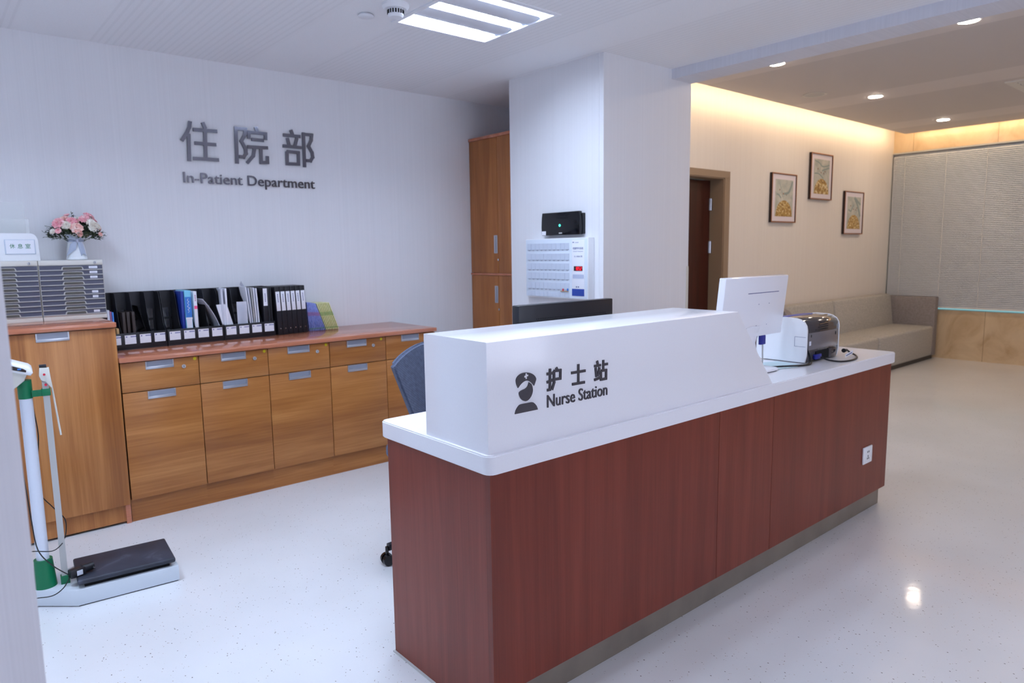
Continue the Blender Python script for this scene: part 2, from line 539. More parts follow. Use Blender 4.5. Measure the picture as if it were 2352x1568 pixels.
def round_outline(pts, n=4):
    out = []
    m = len(pts)
    for i in range(m):
        p0, p1, p2, p3 = (Vector(pts[(i + k) % m]) for k in (-1, 0, 1, 2))
        sharp = min((p1 - p0).normalized().dot((p2 - p1).normalized()), (p2 - p1).normalized().dot((p3 - p2).normalized())) < 0.35
        out.append(tuple(p1))
        if not sharp:
            for k in range(1, n):
                t = k / n
                out.append(tuple(0.5 * ((2 * p1) + (p2 - p0) * t + (2 * p0 - 5 * p1 + 4 * p2 - p3) * t * t + (3 * p1 - p0 - 3 * p2 + p3) * t ** 3)))
    return out


def finish(bm, name, m, smooth=40):
    me = bpy.data.meshes.new(name)
    bm.normal_update()
    bm.to_mesh(me)
    bm.free()
    me.materials.append(m if not isinstance(m, str) else MT[m])
    if smooth:
        me.shade_smooth()
        me.set_sharp_from_angle(angle=math.radians(smooth))
    return me


def part(name, bm, m, parent, label=None, smooth=40):
    o = bpy.data.objects.new(name, finish(bm, name, m, smooth))
    COL.objects.link(o)
    o.parent = parent
    if label:
        o['label'] = label
    return o


def thing(name, label, cat, loc=(0, 0, 0), rz=0.0, group=None):
    o = bpy.data.objects.new(name, None)
    o.empty_display_size = 0.05
    COL.objects.link(o)
    o.location = loc
    o.rotation_euler = (0, 0, rz)
    o['label'] = label
    o['category'] = cat
    if group:
        o['group'] = group
    return o


def solo(name, bm, m, label, cat, loc=(0, 0, 0), rz=0.0, group=None, smooth=40):
    o = bpy.data.objects.new(name, finish(bm, name, m, smooth))
    COL.objects.link(o)
    o.location = loc
    o.rotation_euler = (0, 0, rz)
    o['label'] = label
    o['category'] = cat
    if group:
        o['group'] = group
    return o


def struct(name, bm=None, m=None, loc=(0, 0, 0), label=None):
    if bm is None:
        o = bpy.data.objects.new(name, None)
    else:
        o = bpy.data.objects.new(name, finish(bm, name, m))
    COL.objects.link(o)
    o.location = loc
    o['kind'] = 'structure'
    if label:
        o['label'] = label
        o['category'] = name.split('_')[0]
    return o


def dup(o, parent=None, loc=None, rz=None, label=None):
    c = o.copy()
    COL.objects.link(c)
    if parent is not None:
        c.parent = parent
    if loc is not None:
        c.location = loc
    if rz is not None:
        c.rotation_euler = (0, 0, rz)
    if label:
        c['label'] = label
    for ch in list(o.children):
        dup(ch, c)
    return c


def text_mesh(body, width, height, extrude, bold=0.0):
    """lettering as a mesh, lower left corner at 0,0, in the x-y plane, size width x height"""
    cu = bpy.data.curves.new('lettering', 'FONT')
    cu.body = body
    cu.size = 1.0
    cu.resolution_u = 4
    cu.offset = bold
    ob = bpy.data.objects.new('lettering', cu)
    COL.objects.link(ob)
    bpy.context.view_layer.update()
    dg = bpy.context.evaluated_depsgraph_get()
    me = bpy.data.meshes.new_from_object(ob.evaluated_get(dg))
    COL.objects.unlink(ob)
    bpy.data.objects.remove(ob)
    bpy.data.curves.remove(cu)
    bm = BM()
    bm.from_mesh(me)
    bpy.data.meshes.remove(me)
    xs = [v.co.x for v in bm.verts]
    ys = [v.co.y for v in bm.verts]
    x0, y0, sx, sy = min(xs), min(ys), width / (max(xs) - min(xs)), height / (max(ys) - min(ys))
    for v in bm.verts:
        v.co = Vector(((v.co.x - x0) * sx, (v.co.y - y0) * sy, 0))
    if extrude:
        r = bmesh.ops.extrude_face_region(bm, geom=bm.faces[:])
        for g in r['geom']:
            if isinstance(g, bmesh.types.BMVert):
                g.co.z += extrude
        bmesh.ops.recalc_face_normals(bm, faces=bm.faces[:])
    return bm


def place(bm, facing, origin):
    """turn x-y lettering to stand on a wall: facing '-y' or '-x' ; origin = lower left corner"""
    if facing == '-y':
        R = Matrix(((1, 0, 0), (0, 0, -1), (0, 1, 0)))
    else:
        R = Matrix(((0, 0, -1), (-1, 0, 0), (0, 1, 0)))
    for v in bm.verts:
        v.co = R @ v.co + Vector(origin)
    return bm


WARD_STROKES = {
    'zhu': [[[1.3554,2.2122],[1.3487,2.1779],[1.3336,2.1438],[1.2996,2.0927]],[[1.3417,2.138],[1.3344,1.9743]],[[1.4277,2.2132],[1.4425,2.175]],[[1.3683,2.1646],[1.5118,2.1675]],[[1.4393,2.1672],[1.4323,1.9946]],[[1.3721,2.0846],[1.5004,2.085]],[[1.3583,1.9919],[1.5108,1.9935]]],
    'yuan': [[[1.6289,2.2084],[1.6227,1.9785]],[[1.6267,2.1959],[1.6887,2.1975],[1.6843,2.1659],[1.659,2.1214],[1.6827,2.0737],[1.6837,2.0461],[1.6667,2.0226],[1.6378,2.0242]],[[1.755,2.2189],[1.7638,2.191]],[[1.7082,2.1405],[1.7084,2.1811],[1.8179,2.1808],[1.8164,2.1418]],[[1.7246,2.1383],[1.8045,2.1375]],[[1.6945,2.0885],[1.8281,2.0926]],[[1.7403,2.083],[1.7292,2.0356],[1.6866,1.987]],[[1.7818,2.0841],[1.7788,1.9962],[1.8205,1.9991],[1.821,2.0402]]],
    'bu': [[[1.9912,2.2235],[2.0027,2.192]],[[1.9372,2.1859],[2.0562,2.1854]],[[1.9641,2.1693],[1.9749,2.119]],[[2.0311,2.1745],[2.0142,2.1223]],[[1.9305,2.1143],[2.0604,2.1131]],[[1.9564,2.0806],[2.0361,2.0791],[2.0333,2.0026],[1.9543,2.0006],[1.9564,2.0806]],[[2.0787,2.2152],[2.0754,1.9858]],[[2.077,2.2029],[2.1378,2.2037],[2.1322,2.169],[2.1108,2.128],[2.134,2.0857],[2.1367,2.0564],[2.1203,2.0306],[2.0884,2.0308]]],
}
STATION_STROKES = {
    'hu': [[[1.3984,1.0539],[1.3973,0.9911],[1.3857,0.9908]],[[1.3852,1.0392],[1.4097,1.0395]],[[1.3849,1.0146],[1.4095,1.019]],[[1.4233,1.054],[1.429,1.0446]],[[1.4136,1.0448],[1.4413,1.0443],[1.4404,1.019],[1.4156,1.0194]],[[1.4143,1.0456],[1.4144,1.0103],[1.405,0.9889]]],
    'shi': [[[1.5184,1.0535],[1.5181,0.9919]],[[1.4873,1.0297],[1.5496,1.0292]],[[1.4912,0.9942],[1.5463,0.9934]]],
    'zhan': [[[1.6027,1.0538],[1.6065,1.0413]],[[1.5899,1.0384],[1.62,1.0385]],[[1.5958,1.0329],[1.5999,1.0031]],[[1.6138,1.0325],[1.6061,1.004]],[[1.5899,0.9946],[1.6196,0.9993]],[[1.6317,1.0536],[1.6315,1.0201]],[[1.6317,1.0384],[1.6527,1.0386]],[[1.6208,1.02],[1.6449,1.0196],[1.6445,0.9919],[1.6209,0.9918],[1.6208,1.02]]],
}
EMBLEM = {
    'cap': [[1.2718,1.0134],[1.2668,1.0238],[1.2647,1.0345],[1.2665,1.0415],[1.2725,1.0479],[1.2831,1.053],[1.2958,1.0546],[1.3107,1.0532],[1.3235,1.049],[1.3343,1.0421],[1.3407,1.0334],[1.3406,1.0268],[1.3334,1.0117],[1.3263,1.0197],[1.3167,1.0267],[1.306,1.0306],[1.2954,1.0296],[1.2857,1.0252],[1.2783,1.0198]],
    'cross': [[1.3,1.0521],[1.3047,1.0522],[1.3046,1.0478],[1.31,1.0476],[1.3099,1.0431],[1.3045,1.043],[1.3044,1.036],[1.3001,1.0358],[1.3002,1.0403],[1.2951,1.0406],[1.2952,1.0458],[1.2999,1.046]],
    'face': [[1.3135,1.0247],[1.3209,1.0196],[1.3256,1.0125],[1.328,1.0006],[1.3259,0.9903],[1.3203,0.9812],[1.3116,0.9739],[1.3008,0.9711],[1.2902,0.9743],[1.2818,0.9821],[1.2771,0.9909],[1.2758,0.9984],[1.2801,1.0026],[1.2886,1.0054],[1.2992,1.0077],[1.3068,1.0118],[1.3112,1.0177]],
    'sh': [[1.259,0.9395],[1.2623,0.9487],[1.2698,0.958],[1.2794,0.9641],[1.3007,0.9646],[1.3233,0.9643],[1.332,0.9609],[1.3407,0.9526],[1.345,0.9452],[1.3471,0.9391]],
}

# ------------------------------------------------------------------ room shell
bm = BM()
box(bm, -1.75, 9.9, -2.75, 4.75, -0.06, 0.0)
struct('floor', bm, 'floor')

bm = BM()
box(bm, -1.7, 4.02, 4.59, 4.70, 0, 2.72)
struct('wall_back', bm, 'wall')
bm = BM()
box(bm, -1.75, -1.6, -2.7, 4.59, 0, 2.72)
struct('wall_left', bm, 'wall')
bm = BM()
box(bm, -1.7, 0.7, -2.75, -2.6, 0, 3.05)
box(bm, 3.9, 9.8, -2.75, -2.6, 0, 3.05)
box(bm, 0.7, 3.9, -2.75, -2.6, 0, 0.9)
box(bm, 0.7, 3.9, -2.75, -2.6, 2.35, 3.05)
struct('wall_front', bm, 'wall')
bm = BM()
box(bm, -1.6, 0.083, 1.1, 1.2, 0, 2.59)
struct('wall_near', bm, 'wall_near')
bm = BM()
box(bm, 3.2956, 4.19, 2.971, 3.86, 0, 2.60)
box(bm, 3.2926, 3.2966, 3.005, 3.019, 0, 2.59)          # edge trim along the corner
box(bm, 3.93, 4.02, 3.85, 4.60, 0, 2.72)
struct('wall_column', bm, 'wall')
bm = BM()                                                # lounge wall with a door opening
box(bm, 4.10, 4.95, 3.735, 3.935, 0, 3.0)
box(bm, 5.81, 9.72, 3.735, 3.935, 0, 3.0)
box(bm, 4.95, 5.81, 3.735, 3.935, 2.049, 3.0)
struct('wall_lounge', bm, 'wall_lounge')
bm = BM()                                                # window wall with an opening
box(bm, 9.62, 9.80, -2.7, 3.74, 0, 0.60)
box(bm, 9.62, 9.80, -2.7, 3.74, 2.56, 3.0)
box(bm, 9.62, 9.80, -2.7, 0.6, 0.60, 2.56)
struct('wall_window', bm, 'marble')

HOLES = [(2.007, 2.66), (0.807, 1.46), (-0.393, 2.66)]        # near corners of the 0.6 m ceiling panels
PX = [(x, x + 0.6) for x in (-0.393, 0.807, 2.007)]
PY = [(y, y + 0.6) for y in (1.46, 2.66)]


def cells(x0, x1, hs):
    e = [x0]
    for a, b in hs:
        e += [a, b]
    e.append(x1)
    return [(e[i], e[i + 1], i % 2 == 1) for i in range(len(e) - 1)]


bm = BM()
for xa, xb, hx in cells(-1.7, 3.97, PX):
    for ya, yb, hy in cells(-2.7, 4.62, PY):
        if (xa, ya) not in HOLES:
            box(bm, xa, xb, ya, yb, 2.59, 2.60)
box(bm, -1.75, 4.05, -2.75, 4.7, 2.72, 2.76)
struct('ceiling', bm, 'ceil')
bm = BM()
box(bm, 4.19, 9.415, -2.65, 3.53, 2.757, 2.785)
struct('ceiling', bm, 'ceil2')
bm = BM()
box(bm, 3.9, 9.85, -2.75, 3.95, 3.0, 3.06)
struct('ceiling', bm, 'offwhite')
bm = BM()
box(bm, 3.97, 4.19, -2.7, 3.0, 2.526, 3.0)
struct('trim_1', bm, 'beam')
bm = BM()                                               # corner guard on the column
prism(bm, [(4.165, 2.968), (4.193, 2.968), (4.193, 3.02), (4.19, 3.02), (4.19, 2.971), (4.165, 2.971)], 'z', 0.0, 1.275)
cyl(bm, (4.176, 2.9685, 1.16), (4.176, 2.9665, 1.16), 0.004, seg=12)
struct('trim_2', bm, 'offwhite')
bm = BM()                                               # lit strips on the lip of the lounge ceiling
box(bm, 4.19, 9.415, 3.5305, 3.5325, 2.764, 2.780)
struct('trim_3', bm, 'cove')
bm = BM()
box(bm, 9.4155, 9.4175, -2.6, 3.53, 2.764, 2.780)
struct('trim_4', bm, 'cove')

# window: frame, pane, sill
w = struct('window_1', label='wide window with tinted glass behind the lowered blind')
bm = BM()
for a in ((9.66, 9.72, 0.6, 3.735, 0.60, 0.603), (9.66, 9.72, 0.6, 3.735, 2.52, 2.56), (9.66, 9.72, 3.70, 3.735, 0.603, 2.52), (9.66, 9.72, 0.6, 0.64, 0.603, 2.52), (9.66, 9.72, 2.14, 2.19, 0.603, 2.52)):
    box(bm, *a)
part('window_frame', bm, 'alu', w)
bm = BM()
box(bm, 9.685, 9.691, 0.63, 3.71, 0.602, 2.53)
part('pane', bm, 'glass', w)

w = struct('window_2', label='daylit window added unseen behind the camera for front fill light')  # added: its panes glow to brighten faces turned towards the camera
for x0 in (0.7, 1.77, 2.83):
    bm = BM()
    for a in ((x0, x0 + 1.07, 0.9, 0.94), (x0, x0 + 1.07, 2.31, 2.35), (x0, x0 + 0.04, 0.94, 2.31), (x0 + 1.03, x0 + 1.07, 0.94, 2.31)):
        box(bm, a[0], a[1], -2.70, -2.64, a[2], a[3])
    part('window_frame', bm, 'alu', w)
    bm = BM()
    box(bm, x0 + 0.04, x0 + 1.03, -2.68, -2.674, 0.94, 2.31)
    part('fill_pane', bm, 'emissive', w)

# door: frame, leaf, hinges, handle
d = struct('door_1', label='red door, toned dark for shade, in a taupe frame beside the column')
bm = BM()
box(bm, 5.805, 5.89, 3.722, 3.738, 0, 2.049)
box(bm, 4.87, 5.89, 3.722, 3.738, 2.045, 2.107)
box(bm, 4.87, 4.955, 3.722, 3.738, 0, 2.049)
box(bm, 5.795, 5.81, 3.73, 3.93, 0, 2.049)
box(bm, 4.95, 4.965, 3.73, 3.93, 0, 2.049)
box(bm, 4.95, 5.81, 3.73, 3.93, 2.036, 2.05)
box(bm, 5.78, 5.796, 3.905, 3.93, 0, 2.04)
part('door_frame', bm, 'doorframe', d)
bm = BM()
box(bm, 4.97, 5.775, 3.862, 3.902, 0.008, 2.03)
leaf = part('door_leaf', bm, 'door', d)
for z in (1.81, 1.41, 0.3):
    bm = BM()
    cyl(bm, (5.785, 3.855, z - 0.055), (5.785, 3.855, z + 0.055), 0.008, seg=12)
    box(bm, 5.755, 5.785, 3.858, 3.862, z - 0.055, z + 0.055)
    box(bm, 5.785, 5.795, 3.845, 3.875, z - 0.055, z + 0.055)
    part('hinge', bm, 'chrome', d)
bm = BM()
cyl(bm, (5.07, 3.862, 1.0), (5.07, 3.81, 1.0), 0.012, seg=12)
box(bm, 5.06, 5.20, 3.80, 3.818, 0.99, 1.01, 0.004)
part('door_handle', bm, 'alu', leaf)

# ------------------------------------------------------------------ lamps and ceiling fittings
GP = 'recessed fluorescent ceiling panels'


def ceiling_panel(x0, y0, label, lamp='tube_bright'):
    t = thing('ceiling_panel_light', label, 'ceiling light', (x0 + 0.3, y0 + 0.3, 2.59), group=GP)
    bm = BM()
    for a in ((-0.312, 0.312, -0.312, -0.285), (-0.312, 0.312, 0.285, 0.312), (-0.312, -0.285, -0.285, 0.285), (0.285, 0.312, -0.285, 0.285)):
        box(bm, *a, -0.006, 0.002)
    part('frame', bm, 'white', t)
    bm = BM()
    for a in ((-0.3, 0.3, -0.3, -0.296), (-0.3, 0.3, 0.296, 0.3), (-0.3, -0.296, -0.296, 0.296), (0.296, 0.3, -0.296, 0.296)):
        box(bm, *a, 0.0, 0.085)
    box(bm, -0.3, 0.3, -0.3, 0.3, 0.08, 0.085)
    part('housing', bm, 'white', t)
    for yc in (-0.114, 0.114):
        bm = BM()
        prism(bm, [(yc - 0.069, 0.012), (yc - 0.040, 0.004), (yc, 0.001), (yc + 0.040, 0.004), (yc + 0.069, 0.012), (yc + 0.060, 0.050), (yc - 0.060, 0.050)], 'x', -0.285, 0.285)
        part('louvre', bm, 'louvre', t)
    for yc in (-0.227, 0.0, 0.227):
        bm = BM()
        box(bm, -0.283, 0.235, yc - 0.044, yc + 0.044, 0.040, 0.044)
        tb = part('tube', bm, lamp, t)
        bm = BM()
        prism(bm, [(0.236, 0.044), (0.284, 0.004), (0.284, 0.044)], 'y', yc - 0.044, yc + 0.044)
        part('end_reflector', bm, 'white_gloss', tb)
    return t


ceiling_panel(*HOLES[0], 'square white ceiling panel light with three lit strips above the worktop', 'tube')
ceiling_panel(*HOLES[1], 'square ceiling panel light out of view above the near end of the desk')
ceiling_panel(*HOLES[2], 'square ceiling panel light out of view above the weighing scale')

t = thing('smoke_detector', 'round white smoke detector with dark slots on the ceiling beside the panel light', 'smoke detector', (1.885, 3.045, 2.59))
bm = BM()
lathe(bm, [(0.066, 0.0), (0.066, -0.012), (0.055, -0.024)], 32)
part('mount', bm, 'white', t)
bm = BM()
lathe(bm, [(0.038, -0.023), (0.038, -0.052), (0.030, -0.060)], 28)
part('sensor_head', bm, 'white', t)
bm = BM()
for k in range(18):
    a = 2 * PI * k / 18
    c, s = math.cos(a), math.sin(a)
    cyl(bm, (0.0375 * c, 0.0375 * s, -0.028), (0.0375 * c, 0.0375 * s, -0.046), 0.0038, seg=6)
part('slots', bm, 'hole', t)

bm = BM()
lathe(bm, [(0.030, 0.0), (0.030, -0.006), (0.040, -0.007), (0.040, -0.011), (0.037, -0.013)], 32)
solo('ceiling_cover_disc', bm, 'white', 'flat round white cover disc on the ceiling left of the smoke detector', 'cover disc', (1.841, 3.256, 2.59))

for (x, y, lab) in ((5.015, 2.805, 'round lit downlight cut off by the beam near the column'),
                    (5.03, 1.562, 'round lit downlight cut off by the beam at the upper right edge'),
                    (6.83, 2.835, 'round lit downlight in mid ceiling between the ceiling speaker and the air vent'),
                    (8.69, 2.88, 'round lit downlight nearest the window blind'),
                    (6.83, 1.45, 'round downlight out of view right of the air vent'),
                    (8.69, 1.45, 'round downlight out of view near the window')):
    t = thing('downlight', lab, 'downlight', (x, y, 2.757), group='recessed downlights in the lounge ceiling')
    bm = BM()
    lathe(bm, [(0.058, -0.001), (0.068, -0.001), (0.068, -0.004), (0.058, -0.006)], 36)
    part('trim_ring', bm, 'white', t)
    bm = BM()
    lathe(bm, [(0.057, -0.0045), (0.057, -0.007)], 36)
    part('lamp', bm, 'down', t)

t = thing('ceiling_speaker', 'round unlit beige speaker in the lounge ceiling left of a downlight', 'speaker', (6.30, 3.145, 2.757))
bm = BM()
lathe(bm, [(0.085, 0.0), (0.085, -0.004), (0.104, -0.004), (0.104, -0.001)], 36)
part('rim', bm, 'offwhite', t)
bm = BM()
lathe(bm, [(0.084, 0.0), (0.084, -0.003)], 36)
part('grille', bm, 'grey_pl', t)

t = thing('air_vent', 'square slatted air vent in the lounge ceiling at the right edge', 'air vent', (7.45, 1.62, 2.757))
bm = BM()
for a in ((-0.3, 0.3, -0.3, -0.23), (-0.3, 0.3, 0.23, 0.3), (-0.3, -0.23, -0.23, 0.23), (0.23, 0.3, -0.23, 0.23)):
    box(bm, *a, -0.012, 0.0)
part('vent_frame', bm, 'offwhite', t)
bm = BM()
box(bm, -0.23, 0.23, -0.23, 0.23, -0.002, 0.0)
part('backing', bm, 'hole', t)
for k in range(5):
    bm = BM()
    x = -0.18 + k * 0.09
    prism(bm, [(x - 0.03, -0.003), (x - 0.026, -0.003), (x + 0.03, -0.012), (x + 0.026, -0.012)], 'y', -0.23, 0.23)
    part('slat', bm, 'offwhite', t)

# ------------------------------------------------------------------ nurse desk
X0, X1, YF, YB, ZB, ZT = 1.148, 3.93, 1.4546, 2.05, 0.782, 0.838
desk = thing('nurse_desk', 'long white topped nurse station desk with red wood front panels', 'desk', (X0, YF, 0))


def D(bm):
    bmesh.ops.translate(bm, verts=bm.verts[:], vec=(-X0, -YF, 0))
    return bm


bm = BM()
box(bm, X0, X1, YF, YB, ZB, ZT, 0.028, 4, 'vertical')
es = [e for e in bm.edges if abs(e.verts[0].co.z - e.verts[1].co.z) < 1e-6 and len(e.link_faces) == 2 and e.calc_face_angle(0) > 1]
bmesh.ops.bevel(bm, geom=es, offset=0.0035, segments=2, affect='EDGES')
part('countertop', D(bm), 'quartz', desk)
bm = BM()
prism(bm, [(1.1615, ZT - 0.001), (2.6829, ZT - 0.001), (2.4078, 1.154), (1.1615, 1.154)], 'y', 1.472, 1.782, 0.0025)
hood = part('raised_box', D(bm), 'quartz', desk)
bm = BM()
for k, q in enumerate(('cap', 'face', 'sh')):
    prism(bm, round_outline(EMBLEM[q]), 'y', 1.4685, 1.473)
emb = part('nurse_emblem', D(bm), 'letter', hood)
bm = BM()
prism(bm, EMBLEM['cross'], 'y', 1.4682, 1.472)
part('white_cross', D(bm), 'quartz', emb, 'white cross on the cap of the emblem')
for q in ('hu', 'shi', 'zhan'):
    bm = BM()
    strokes(bm, STATION_STROKES[q], 0.0082, 1.4685, 1.473)
    part('character', D(bm), 'letter', hood)
bm = text_mesh('Nurse Station', 1.6508 - 1.3858, 0.0385, 0.0038, 0.004)
place(bm, '-y', (1.3858, 1.4725, 0.9376))
part('lettering', D(bm), 'letter', hood)

YW = YF + 0.018
for a, b in ((1.166, 2.2985), (2.3005, 2.7025), (2.7045, 3.912)):
    bm = BM()
    box(bm, a, b, YW, YW + 0.022, 0.100, ZB)
    part('front_panel', D(bm), 'cherry', desk)
bm = BM()
box(bm, 1.166, 1.188, YW + 0.0222, 2.03, 0.004, ZB)
box(bm, 1.1665, 1.188, YW + 0.001, YW + 0.0222, 0.004, 0.0998)
part('side_panel', D(bm), 'cherry', desk)
bm = BM()
box(bm, 3.890, 3.912, YW + 0.0225, 2.03, 0.10, ZB)
part('side_panel', D(bm), 'cherry', desk)
bm = BM()
box(bm, 1.188, 3.895, 1.497, 1.517, 0.0, 0.10)
box(bm, 3.875, 3.895, 1.517, 2.0, 0.0, 0.10)
part('toe_kick', D(bm), 'toe', desk)
bm = BM()
box(bm, 1.158, 1.20, YW - 0.006, 2.035, 0.0, 0.004)
part('floor_sealant', D(bm), 'grey_pl', desk)
bm = BM()
box(bm, 1.188, 3.89, 2.0, 2.02, 0.10, ZB)
part('back_panel', D(bm), 'cherry', desk)
bm = BM()
box(bm, 3.6035, 3.7085, YW - 0.009, YW, 0.283, 0.372, 0.004)
sock = part('power_socket', D(bm), 'white', desk, 'white power socket low on the front panel')
bm = BM()
for x, z, w_, h_ in ((3.648, 0.345, 0.003, 0.010), (3.664, 0.345, 0.003, 0.010), (3.648, 0.310, 0.003, 0.009), (3.664, 0.310, 0.003, 0.009), (3.656, 0.322, 0.003, 0.009)):
    box(bm, x - w_, x + w_, YW - 0.0098, YW - 0.008, z - h_ / 2, z + h_ / 2)
part('socket_slots', D(bm), 'hole', sock)

# ------------------------------------------------------------------ row of drawer cabinets with one worktop
bm = BM()
box(bm, 0.749, 2.7075, 3.98, 4.588, 0.8585, 0.8835, 0.003)
solo('worktop', bm, 'edge', 'long reddish wood worktop over the row of drawer cabinets', 'worktop')


def handle(parent, cx, ztop, y, w_=0.138, h=0.042):
    bm = BM()
    z0 = ztop - h
    box(bm, cx - w_ / 2, cx + w_ / 2, y - 0.004, y + 0.004, z0, z0 + 0.014, 0.001)
    box(bm, cx - w_ / 2, cx - w_ / 2 + 0.006, y - 0.004, y + 0.004, z0 + 0.013, ztop)
    box(bm, cx + w_ / 2 - 0.006, cx + w_ / 2, y - 0.004, y + 0.004, z0 + 0.013, ztop)
    h_ = part('handle', bm, 'alu', parent)
    bm = BM()
    box(bm, cx - w_ / 2 + 0.006, cx + w_ / 2 - 0.006, y - 0.001, y + 0.004, z0 + 0.013, ztop)
    part('handle_recess', bm, 'alu_in', h_)
    return h_


def lock(parent, x, z, y, r=0.0105):
    bm = BM()
    cyl(bm, (x, y + 0.001, z), (x, y - 0.006, z), r, r * 0.9, 20)
    l = part('lock', bm, 'lock_silver', parent)
    bm = BM()
    box(bm, x - 0.0012, x + 0.0012, y - 0.0068, y - 0.005, z - 0.006, z + 0.006)
    part('keyhole', bm, 'hole', l)


def drawer_cabinet(x, w_, label, dot=True):
    t = thing('drawer_cabinet', label, 'cabinet', (x, 4.0, 0), group='oak drawer cabinets along the back wall')
    bm = BM()
    box(bm, 0.001, w_ - 0.001, 0.019, 0.57, 0.127, 0.8575)
    part('carcass', bm, 'gap', t)
    bm = BM()
    box(bm, 0.0, w_, 0.022, 0.04, 0.0, 0.1255)
    part('plinth', bm, 'oak_h', t)
    bm = BM()
    box(bm, 0.002, w_ - 0.002, 0.0, 0.018, 0.699, 0.853, 0.001)
    dr = part('drawer', bm, 'oak_h', t)
    handle(dr, 0.188, 0.852, 0.0)
    lock(dr, 0.307, 0.806, 0.0)
    if dot:
        bm = BM()
        cyl(bm, (0.366, 0.0005, 0.842), (0.366, -0.0008, 0.842), 0.0085, seg=20)
        part('sticker', bm, 'yellow', dr, 'round yellow sticker')
    bm = BM()
    box(bm, 0.002, w_ - 0.002, 0.0, 0.018, 0.125, 0.695, 0.001)
    do = part('door', bm, 'oak_h', t)
    handle(do, 0.188, 0.694, 0.0)
    return t


for x, w_, lab in ((0.752, 0.386, 'oak drawer cabinet nearest the tall left storage cabinet'),
                   (1.138, 0.386, 'second oak drawer cabinet counted from the left storage cabinet'),
                   (1.524, 0.388, 'middle oak drawer cabinet of the row of five'),
                   (1.912, 0.400, 'fourth oak drawer cabinet from the left, touching the chair back in view'),
                   (2.312, 0.393, 'rightmost oak drawer cabinet, mostly hidden behind the office chair')):
    drawer_cabinet(x, w_, lab, dot=x < 2.2)

# higher cabinet at the left
t = thing('storage_cabinet', 'oak storage cabinet with one big door under the grey file drawer units', 'cabinet', (0.750, 4.0, 0))
bm = BM()
box(bm, -0.585, -0.001, 0.019, 0.57, 0.012, 1.045)
part('carcass', bm, 'oak_v', t)
bm = BM()
box(bm, -0.59, 0.0, -0.02, 0.585, 1.046, 1.071, 0.003)
part('cabinet_top', bm, 'edge', t)
bm = BM()
box(bm, -0.583, -0.003, 0.0, 0.018, 0.105, 1.040, 0.001)
do = part('door', bm, 'oak_v', t)
handle(do, -0.275, 1.040, 0.0)
bm = BM()
box(bm, -0.585, -0.028, 0.024, 0.04, 0.012, 0.102)
part('plinth', bm, 'oak_h', t)
bm = BM()
box(bm, -0.026, -0.002, 0.012, 0.05, 0.0, 0.102)
part('foot', bm, 'edge', t)

# tall cabinet in the corner behind the column
t = thing('tall_cabinet', 'tall two tier oak cabinet in the corner half hidden by the column', 'cabinet', (3.48, 4.588, 0))
bm = BM()
box(bm, 0.019, 0.44, -0.72, -0.002, 0.0, 2.27)
part('carcass', bm, 'oak_dk', t)
bm = BM()
box(bm, -0.004, 0.445, -0.722, 0.0, 2.272, 2.296, 0.002)
part('cabinet_top', bm, 'edge', t)
bm = BM()
box(bm, -0.003, 0.04, -0.722, 0.0, 1.213, 1.228)
part('middle_rail', bm, 'edge', t)
for z0, z1, hz0, hz1, kz in ((0.08, 1.210, 0.995, 1.130, 0.945), (1.231, 2.270, 1.385, 1.525, 1.335)):
    bm = BM()
    box(bm, 0.0, 0.018, -0.352, -0.004, z0, z1, 0.001)
    do = part('door', bm, 'oak_dk', t)
    bm = BM()
    box(bm, -0.004, 0.004, -0.345, -0.305, hz0, hz1, 0.002)
    hd = part('handle', bm, 'alu', do)
    bm = BM()
    box(bm, -0.0052, -0.002, -0.337, -0.322, hz0 + 0.006, hz1 - 0.006, 0.001)
    part('handle_recess', bm, 'alu_in', hd)
    bm = BM()
    cyl(bm, (0.001, -0.356, kz), (-0.005, -0.356, kz), 0.009, seg=16)
    part('lock', bm, 'chrome', do)
    bm = BM()
    box(bm, 0.0, 0.018, -0.716, -0.356, z0, z1, 0.001)
    part('door', bm, 'oak_dk', t)

# ------------------------------------------------------------------ wall sign
sign = thing('wall_sign', 'polished steel hospital department sign on the back wall', 'sign', (1.30, 4.59, 1.83))
for q in ('zhu', 'yuan', 'bu'):
    bm = BM()
    strokes(bm, WARD_STROKES[q], 0.0205, 4.577, 4.592)
    bmesh.ops.translate(bm, verts=bm.verts[:], vec=(-1.30, -4.59, -1.83))
    part('character', bm, 'steel', sign)
bm = text_mesh('In-Patient Department', 2.1423 - 1.2945, 0.084, 0.011, 0.002)
place(bm, '-y', (1.2945, 4.590, 1.824))
bmesh.ops.translate(bm, verts=bm.verts[:], vec=(-1.30, -4.59, -1.83))
part('lettering', bm, 'steel', sign)

# clear pocket on the wall at the left
t = thing('acrylic_pocket', 'clear acrylic two step pocket fixed to the wall above the small sign', 'wall pocket', (0.25, 4.589, 1.53))
bm = BM()
box(bm, 0.0, 0.222, -0.012, -0.009, 0.0, 0.165)
part('back_sheet', bm, 'acrylic', t)
bm = BM()
box(bm, 0.0, 0.235, -0.040, -0.037, 0.0, 0.078)
box(bm, 0.0, 0.235, -0.037, -0.002, 0.0, 0.003)
part('front_sheet', bm, 'acrylic', t)

